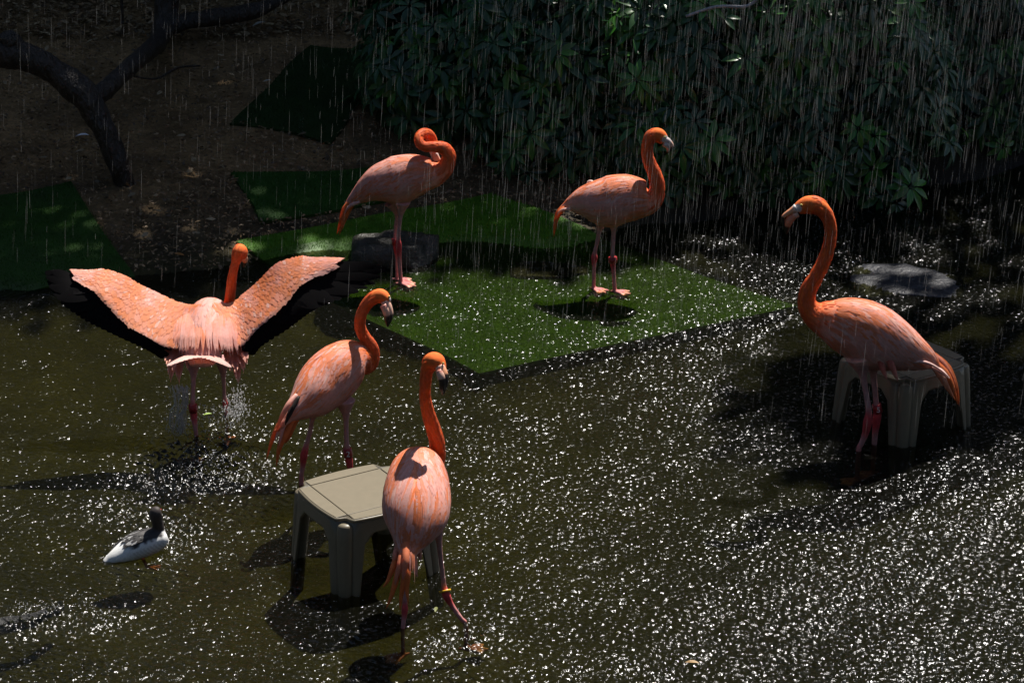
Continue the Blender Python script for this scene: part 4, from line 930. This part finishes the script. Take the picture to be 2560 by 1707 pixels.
def a_extra(root, lf, r):
    wing(root, LW_lead, LW_cov, LW_trail, r, -1); wing(root, RW_lead, RW_cov, RW_trail, r, 1)
    bl = lf.cum[int(6.2 / lf.m * (lf.n - 1))]; mb = MB()
    def cf(d, a, r_):
        f = noise.noise(Vector((a * 5, d * 9, 3))) + .5 * noise.noise(Vector((a * 11, d * 14, 3)))
        c = mix3(mix3(PALE, PINK, .4), ORANGE, .75 * sstep(.0, .5, f + .25 * sstep(.3, 1.0, d / bl) - .1)); c = mix3(c, WHITE, .25 * r_.random()); return c, mix3(c, PALE, .4)
    coat(lf, mb, r, 330, .42 * bl, 1.05 * bl, -1.7, 1.7, (.07, .12), (.006, .011), cf, .003, .10)
    coat(lf, mb, r, 260, .26 * bl, .72 * bl, -1.3, 1.3, (.07, .11), (.006, .012), cf, .003, .08)
    o = mb.build('plumage', M['feather'], root); o['kind'] = 'stuff'
    ys_, ds_ = [755, 783, 808, 842, 874, 900], [.065, .02, -.055, -.13, -.18, -.20]
    cp = MB()
    for k in range(230):              # loose shoulder feathers lying over the wing roots and the back
        x0 = r.uniform(440, 596); y0 = r.uniform(766, 830); ln_ = r.uniform(35, 70); q = (x0 - 517) / 80; pts = []
        for i in range(8):
            t = i / 7; yy = y0 + ln_ * t; xx = x0 + (q * 16 + 3 * math.sin(k)) * t
            pts.append(P(xx, yy, A_Y + float(np.interp(yy, ys_, ds_)) - .006 + .055 * ((xx - 517) / 80) ** 2 + .0004 * (k % 7)))
        W_ = [(pts[min(i + 1, 7)] - pts[max(i - 1, 0)]).normalized().cross(Vector((0, .75, -.65))).normalized() for i in range(8)]
        f_ = noise.noise(Vector((x0 * .045, y0 * .02, 4))) + .5 * noise.noise(Vector((x0 * .13, y0 * .03, 7))); c = mix3(mix3(PALE, PINK, .5), ORANGE, sstep(-.15, .55, f_ + .35 * abs(q)))
        c = mix3(c, WHITE, .2 * r.random()); feather_strip(cp, pts, [Vector((0, -.75, .65))] * 8, W_, r.uniform(3.5, 6) * mpp(pts[0]), c, mix3(c, PALE, .35), .05, 'point')
    o = cp.build('shoulder_plumage', M['feather'], root); o['kind'] = 'stuff'
    for k in range(13):               # spread tail
        t = k / 12; bx, by = 416 + 163 * t, 914 + 4 * t - 8 * math.sin(math.pi * t) * 0; ax, ay = 480 + 48 * t, 884 + 2 * t
        a_ = cr([tuple(P(ax, ay, A_Y - .15)), tuple(P((ax + bx) / 2, (ay + by) / 2 - 10 * math.sin(math.pi * t), A_Y - .21)), tuple(P(bx, by - 22 * math.sin(math.pi * t), A_Y - .25))], 8); pp = [Vector(x) for x in a_]
        W_ = [(pp[min(i + 1, 7)] - pp[max(i - 1, 0)]).normalized().cross(Vector((0, -.4, .9))).normalized() for i in range(8)]
        f = MB(); feather_strip(f, pp, [Vector((0, -.4, .9))] * 8, W_, 7.5 * mpp(pp[0]), mix3(PALE, ORANGE, .25), mix3(PALE, WHITE, .5), .15, 'round'); f.build('tail_feather', M['feather'], root)
flamingo('flamingo flapping both wings wide with black flight feathers spread', A_spec, A_Y,
         [[(482, 905, -.10, 22), (484, 940, -.12, 8), (483, 975, -.13, 6), (482, 1005, -.14, 6.5), (484, 1032, -.14, 9.5), (487, 1060, -.15, 7), (491, 1093, -.15, 5.5)],
          [(555, 895, .03, 22), (558, 935, .04, 8), (560, 970, .05, 5), (561, 995, .06, 5.5), (563, 1010, .07, 7.5), (565, 1030, .08, 5)]], -.14, [(-.1, 1), (-.1, 1)], 6.2,
         beak=[([(608, 640, .25, 9), (612, 648, .27, 8), (612, 658, .28, 6), (609, 668, .28, 2.5)], [PALE, BKO, BLK, BLK])], bands=[(0, .52, .017, 1.2, BR, None)], face=[(616, 633, .24, 8)], seed=17, coat_on=False, extra=a_extra)

# ------------------------------------------------------------------ duck
def duck():
    Y0 = G(340, 1385).y; spec = [(260, 1407, -.06, 6, 10), (272, 1400, -.05, 12, 16), (292, 1390, -.04, 20, 24), (320, 1376, -.02, 29, 33), (352, 1361, 0, 34, 36), (382, 1350, .02, 33, 34), (402, 1343, .03, 26, 28), (414, 1338, .04, 14, 16)]
    lf = Loft(spec, Y0, 60, 22); p0 = P(350, 1385, Y0); root = empty('duck', (p0.x, p0.y, -.06)); tag(root, 'small black and white duck swimming near the splashing flamingo', 'duck')
    mb = MB(); lf.mesh_into(mb); nk = pxpts([(398, 1340, .03, 17), (397, 1322, .03, 15), (393, 1303, .025, 14.5), (390, 1288, .02, 17), (391, 1279, .02, 16), (396, 1275, .03, 11)], Y0)
    a = cr([(*p, rr) for p, rr in nk], 24); tube(mb, [Vector(x[:3]) for x in a], [x[3] for x in a], 14)
    me = remesh(mb, 'body', .0042, 4); kd = kdtree.KDTree(lf.n); [kd.insert(c, i) for i, c in enumerate(lf.C)]; kd.balance()
    kn = kdtree.KDTree(24); [kn.insert(Vector(x[:3]), i) for i, x in enumerate(a)]; kn.balance()
    def colour(co, nn):
        _, i, d1 = kd.find(co); _, j, d2 = kn.find(co); u = i / (lf.n - 1); up = nn.dot(lf.U[i]); side = nn.dot(lf.W[i]); s = noise.noise(co * 60) * .5
        white, dark, grey = (.80, .80, .79), (.035, .033, .034), (.34, .33, .32)
        c = mix3(white, dark, sstep(.45, .62, up + .3 * s) * sstep(.42, .5, u) * sstep(.93, .85, u))
        if .45 < u < .85 and up < .25: c = mix3(c, grey, .5 * (.5 + .5 * math.sin(co.x * 420 + co.z * 300)))
        c = mix3(c, (.55, .54, .52), sstep(.32, .1, u) * .5)
        if j >= 5 and d2 < a[j][3] * 1.3 and co.z > a[4][2]: c = mix3(dark, (.05, .035, .03), .5 + s)
        return c
    paint(me, colour); put(me, 'body', M['duck'], root)
    r = random.Random(2); mb = MB()
    cf = lambda d, an, r_: ((.05, .048, .05), (.03, .03, .03)) if r_.random() < .7 else ((.6, .6, .6), (.25, .25, .25))
    coat(lf, mb, r, 90, .13, .19, -.7, .7, (.03, .05), (.005, .008), cf, .004, .1); o = mb.build('plumage', M['duck'], root); o['kind'] = 'stuff'
    for k in range(6):
        f = MB(); a0 = -1.35 + .12 * k; pts, nn, wd = [], [], []
        for i in range(8):
            p, n, w = lf.at(.17 - .12 * i / 7, a0 + .18 * i / 7); pts.append(p + n * (.004 + .004 * i / 7)); nn.append(n); wd.append(w)
        c = (.78, .78, .77) if k % 2 == 0 else (.07, .07, .07); feather_strip(f, pts, nn, wd, .007, c, c, .2, 'point'); f.build('wing_feather', M['duck'], root)
    mb = MB(); hp = nk[4][0]; d = Vector((.12, .95, -.3)).normalized(); tube(mb, [hp + d * .015, hp + d * .04, hp + d * .07], [.010, .007, .003], 10, (.45, .05, .03)); mb.build('bill', M['beak'], root)
    mb = MB(); q = pxpts([(356, 1392, -.03, 5), (362, 1405, -.05, 4), (367, 1417, -.06, 4)], Y0); tube(mb, [p for p, _ in q], [x for _, x in q], 8, (.62, .16, .04))
    b = q[-1][0]
    for an in (-.5, 0, .45):
        e = Vector((math.cos(an - .15), math.sin(an - .15) * .8, 0)) * .055; tube(mb, [b, b + e * .5 + Vector((0, 0, .003)), b + e], [.006, .005, .003], 6, (.62, .16, .04))
    mb.build('foot', M['beak'], root)
duck()

# ------------------------------------------------------------------ submerged branch with water breaking over it
mb = MB(); a = cr([(*G(-60, 1585, -.03), .032), (*G(20, 1560, -.015), .03), (*G(90, 1545, -.018), .022), (*G(150, 1515, -.03), .02)], 24)
tube(mb, [Vector(x[:3]) for x in a], [x[3] for x in a], 10, (.006, .006, .006))
for i in range(len(mb.v)): v = Vector(mb.v[i]); mb.v[i] = tuple(v + Vector((0, 0, .012 * noise.noise(v * 14))))
tag(mb.build('sunken_branch', M['bark']), 'dark half sunken branch with water breaking over it', 'branch')

# ------------------------------------------------------------------ splash, drops and rain
def splash():
    r = random.Random(4); mb = MB()
    def drop(p, s, el=1.0): blob(mb, p, s, (.8, .8, .8), 6, 4, (1, 1, el))
    for _ in range(330):              # broken water around the landing foot
        px, py = r.gauss(520, 42), r.gauss(1150, 34); p = G(px, py); drop(p + Vector((0, 0, r.uniform(.0, .03))), r.uniform(.001, .0034), .6)
    for _ in range(420):              # drops thrown up beside the trailing leg
        t = r.random(); px, py = 600 - 25 * t + r.gauss(0, 16), 985 + 75 * t + r.gauss(0, 16); p = P(px, py, A_Y + .04 + r.gauss(0, .05)); drop(p, r.uniform(.0007, .003), r.uniform(1, 3))
    for _ in range(500):
        px, py = r.gauss(545, 55), r.uniform(1010, 1130); p = P(px, py, A_Y - .05 + r.gauss(0, .08))
        if p.z > .005: drop(p, r.uniform(.0008, .003), r.uniform(.8, 2))
    for _ in range(380):
        px, py = r.gauss(445, 18), r.uniform(960, 1120); p = P(px, py, A_Y - .14 + r.gauss(0, .03))
        if p.z > .005: drop(p, r.uniform(.0008, .0025), r.uniform(1, 3))
    for cx, cy, sx, sy, n in [(285, 1290, 45, 22, 260), (425, 1345, 14, 22, 170), (410, 1395, 26, 14, 160), (1110, 1605, 24, 16, 120), (1075, 1620, 22, 8, 90), (1230, 1570, 28, 10, 90), (100, 1520, 45, 10, 220), (215, 1505, 22, 12, 120), (275, 1545, 18, 14, 90), (985, 1640, 24, 10, 60), (395, 1230, 40, 22, 130)]:
        for _ in range(int(n * .4)): p = G(r.gauss(cx, sx), r.gauss(cy, sy)); drop(p + Vector((0, 0, r.uniform(0, .012))), r.uniform(.0006, .0024), .6)
    tag(mb.build('splash_drops', M['drop']), 'white drops thrown up where feet and the duck break the water', 'splash', kind='stuff')
    # thin sheets and strands of lifted water
    mb = MB()
    for k in range(16):
        x0 = r.uniform(428, 472); pts = [P(x0 + r.gauss(0, 3) + 5 * math.sin(j), 965 + j * 19 + r.gauss(0, 3), A_Y - .14) for j in range(8)]; pts = [p for p in pts if p.z > -.01]
        if len(pts) < 3: continue
        tube(mb, pts, [r.uniform(.0012, .0035) for _ in pts], 6, (.8,) * 3)
    tag(mb.build('splash_sheet', M['sheet']), 'thin curtain of water falling from the near wing tips', 'splash', kind='stuff')
    mb = MB()
    for k in range(9):
        ox, oy = r.gauss(0, 6), r.gauss(0, 4); pts = [P(px + ox + r.gauss(0, 1.5), py + oy, A_Y + dy) for px, py, dy in [(598, 1020, .03), (592, 1060, 0), (582, 1090, -.03), (572, 1115, -.06), (556, 1100, -.07), (546, 1120, -.09), (541, 1150, -.11), (537, 1168, -.12)][r.randint(0, 3):]]
        pts = [p for p in pts if p.z > -.015]
        if len(pts) < 3: continue
        tube(mb, pts, [r.uniform(.0025, .006) for _ in pts], 6, (.8,) * 3)
    tag(mb.build('splash_strand', M['drop']), 'bright twisting strands of water below the flapping flamingo', 'splash', kind='stuff')
splash()
def spray_and_glints():  # white blobs stand in for sun glints as well as bouncing drops
    r = random.Random(6); mb = MB(); n = 0
    oct_f = [(0, 2, 4), (2, 1, 4), (1, 3, 4), (3, 0, 4), (2, 0, 5), (1, 2, 5), (3, 1, 5), (0, 3, 5)]
    while n < 3800:
        px, py = r.uniform(-40, 2600), r.uniform(600, 1740); p = G(px, py)
        if float(h_ground(p.x, p.y)) > -.004: continue
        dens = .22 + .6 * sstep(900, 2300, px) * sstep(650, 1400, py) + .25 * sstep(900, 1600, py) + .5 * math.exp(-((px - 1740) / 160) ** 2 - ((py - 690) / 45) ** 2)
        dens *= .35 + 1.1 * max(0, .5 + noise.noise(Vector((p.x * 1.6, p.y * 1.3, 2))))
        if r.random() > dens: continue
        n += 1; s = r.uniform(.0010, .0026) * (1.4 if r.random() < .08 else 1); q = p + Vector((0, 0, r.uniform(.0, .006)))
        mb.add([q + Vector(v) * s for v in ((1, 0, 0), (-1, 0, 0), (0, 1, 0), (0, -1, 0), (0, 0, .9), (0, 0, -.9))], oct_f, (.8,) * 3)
    tag(mb.build('spray', M['drop']), 'fine white spray of bouncing raindrops and imitated sun glints over the pond', 'spray', kind='stuff')
spray_and_glints()
def rain():
    r = random.Random(12); mb = MB(); n = 0
    while n < 11500:
        px, py = r.uniform(-60, 2620), r.uniform(-60, 1100); Y = r.uniform(9.5, 15.5)
        dens = .055 + .26 * sstep(700, 1600, px) + .6 * sstep(1500, 2300, px) * sstep(520, 60, py) - .12 * sstep(600, 1000, py)
        if r.random() > dens: continue
        p = P(px, py, Y)
        if p.z < h_ground(p.x, p.y) + .05: continue
        n += 1; l = .03 + .15 * r.random() ** 1.6; w = .00018 + .0006 * r.random() ** 2.5; sl = Vector((.06 + .02 * r.gauss(0, 1), 0, 1)) * l
        vs = [p, p + sl] + [p + sl * .35 + Vector((math.cos(a), math.sin(a), 0)) * w for a in (0, 2.09, 4.19)]
        mb.add(vs, [(0, 3, 2), (0, 4, 3), (0, 2, 4), (1, 2, 3), (1, 3, 4), (1, 4, 2)], (.8,) * 3)
    tag(mb.build('rain', M['rain']), 'fine falling rain drawn out in thin threads before the dark bank', 'rain', kind='stuff')
rain()
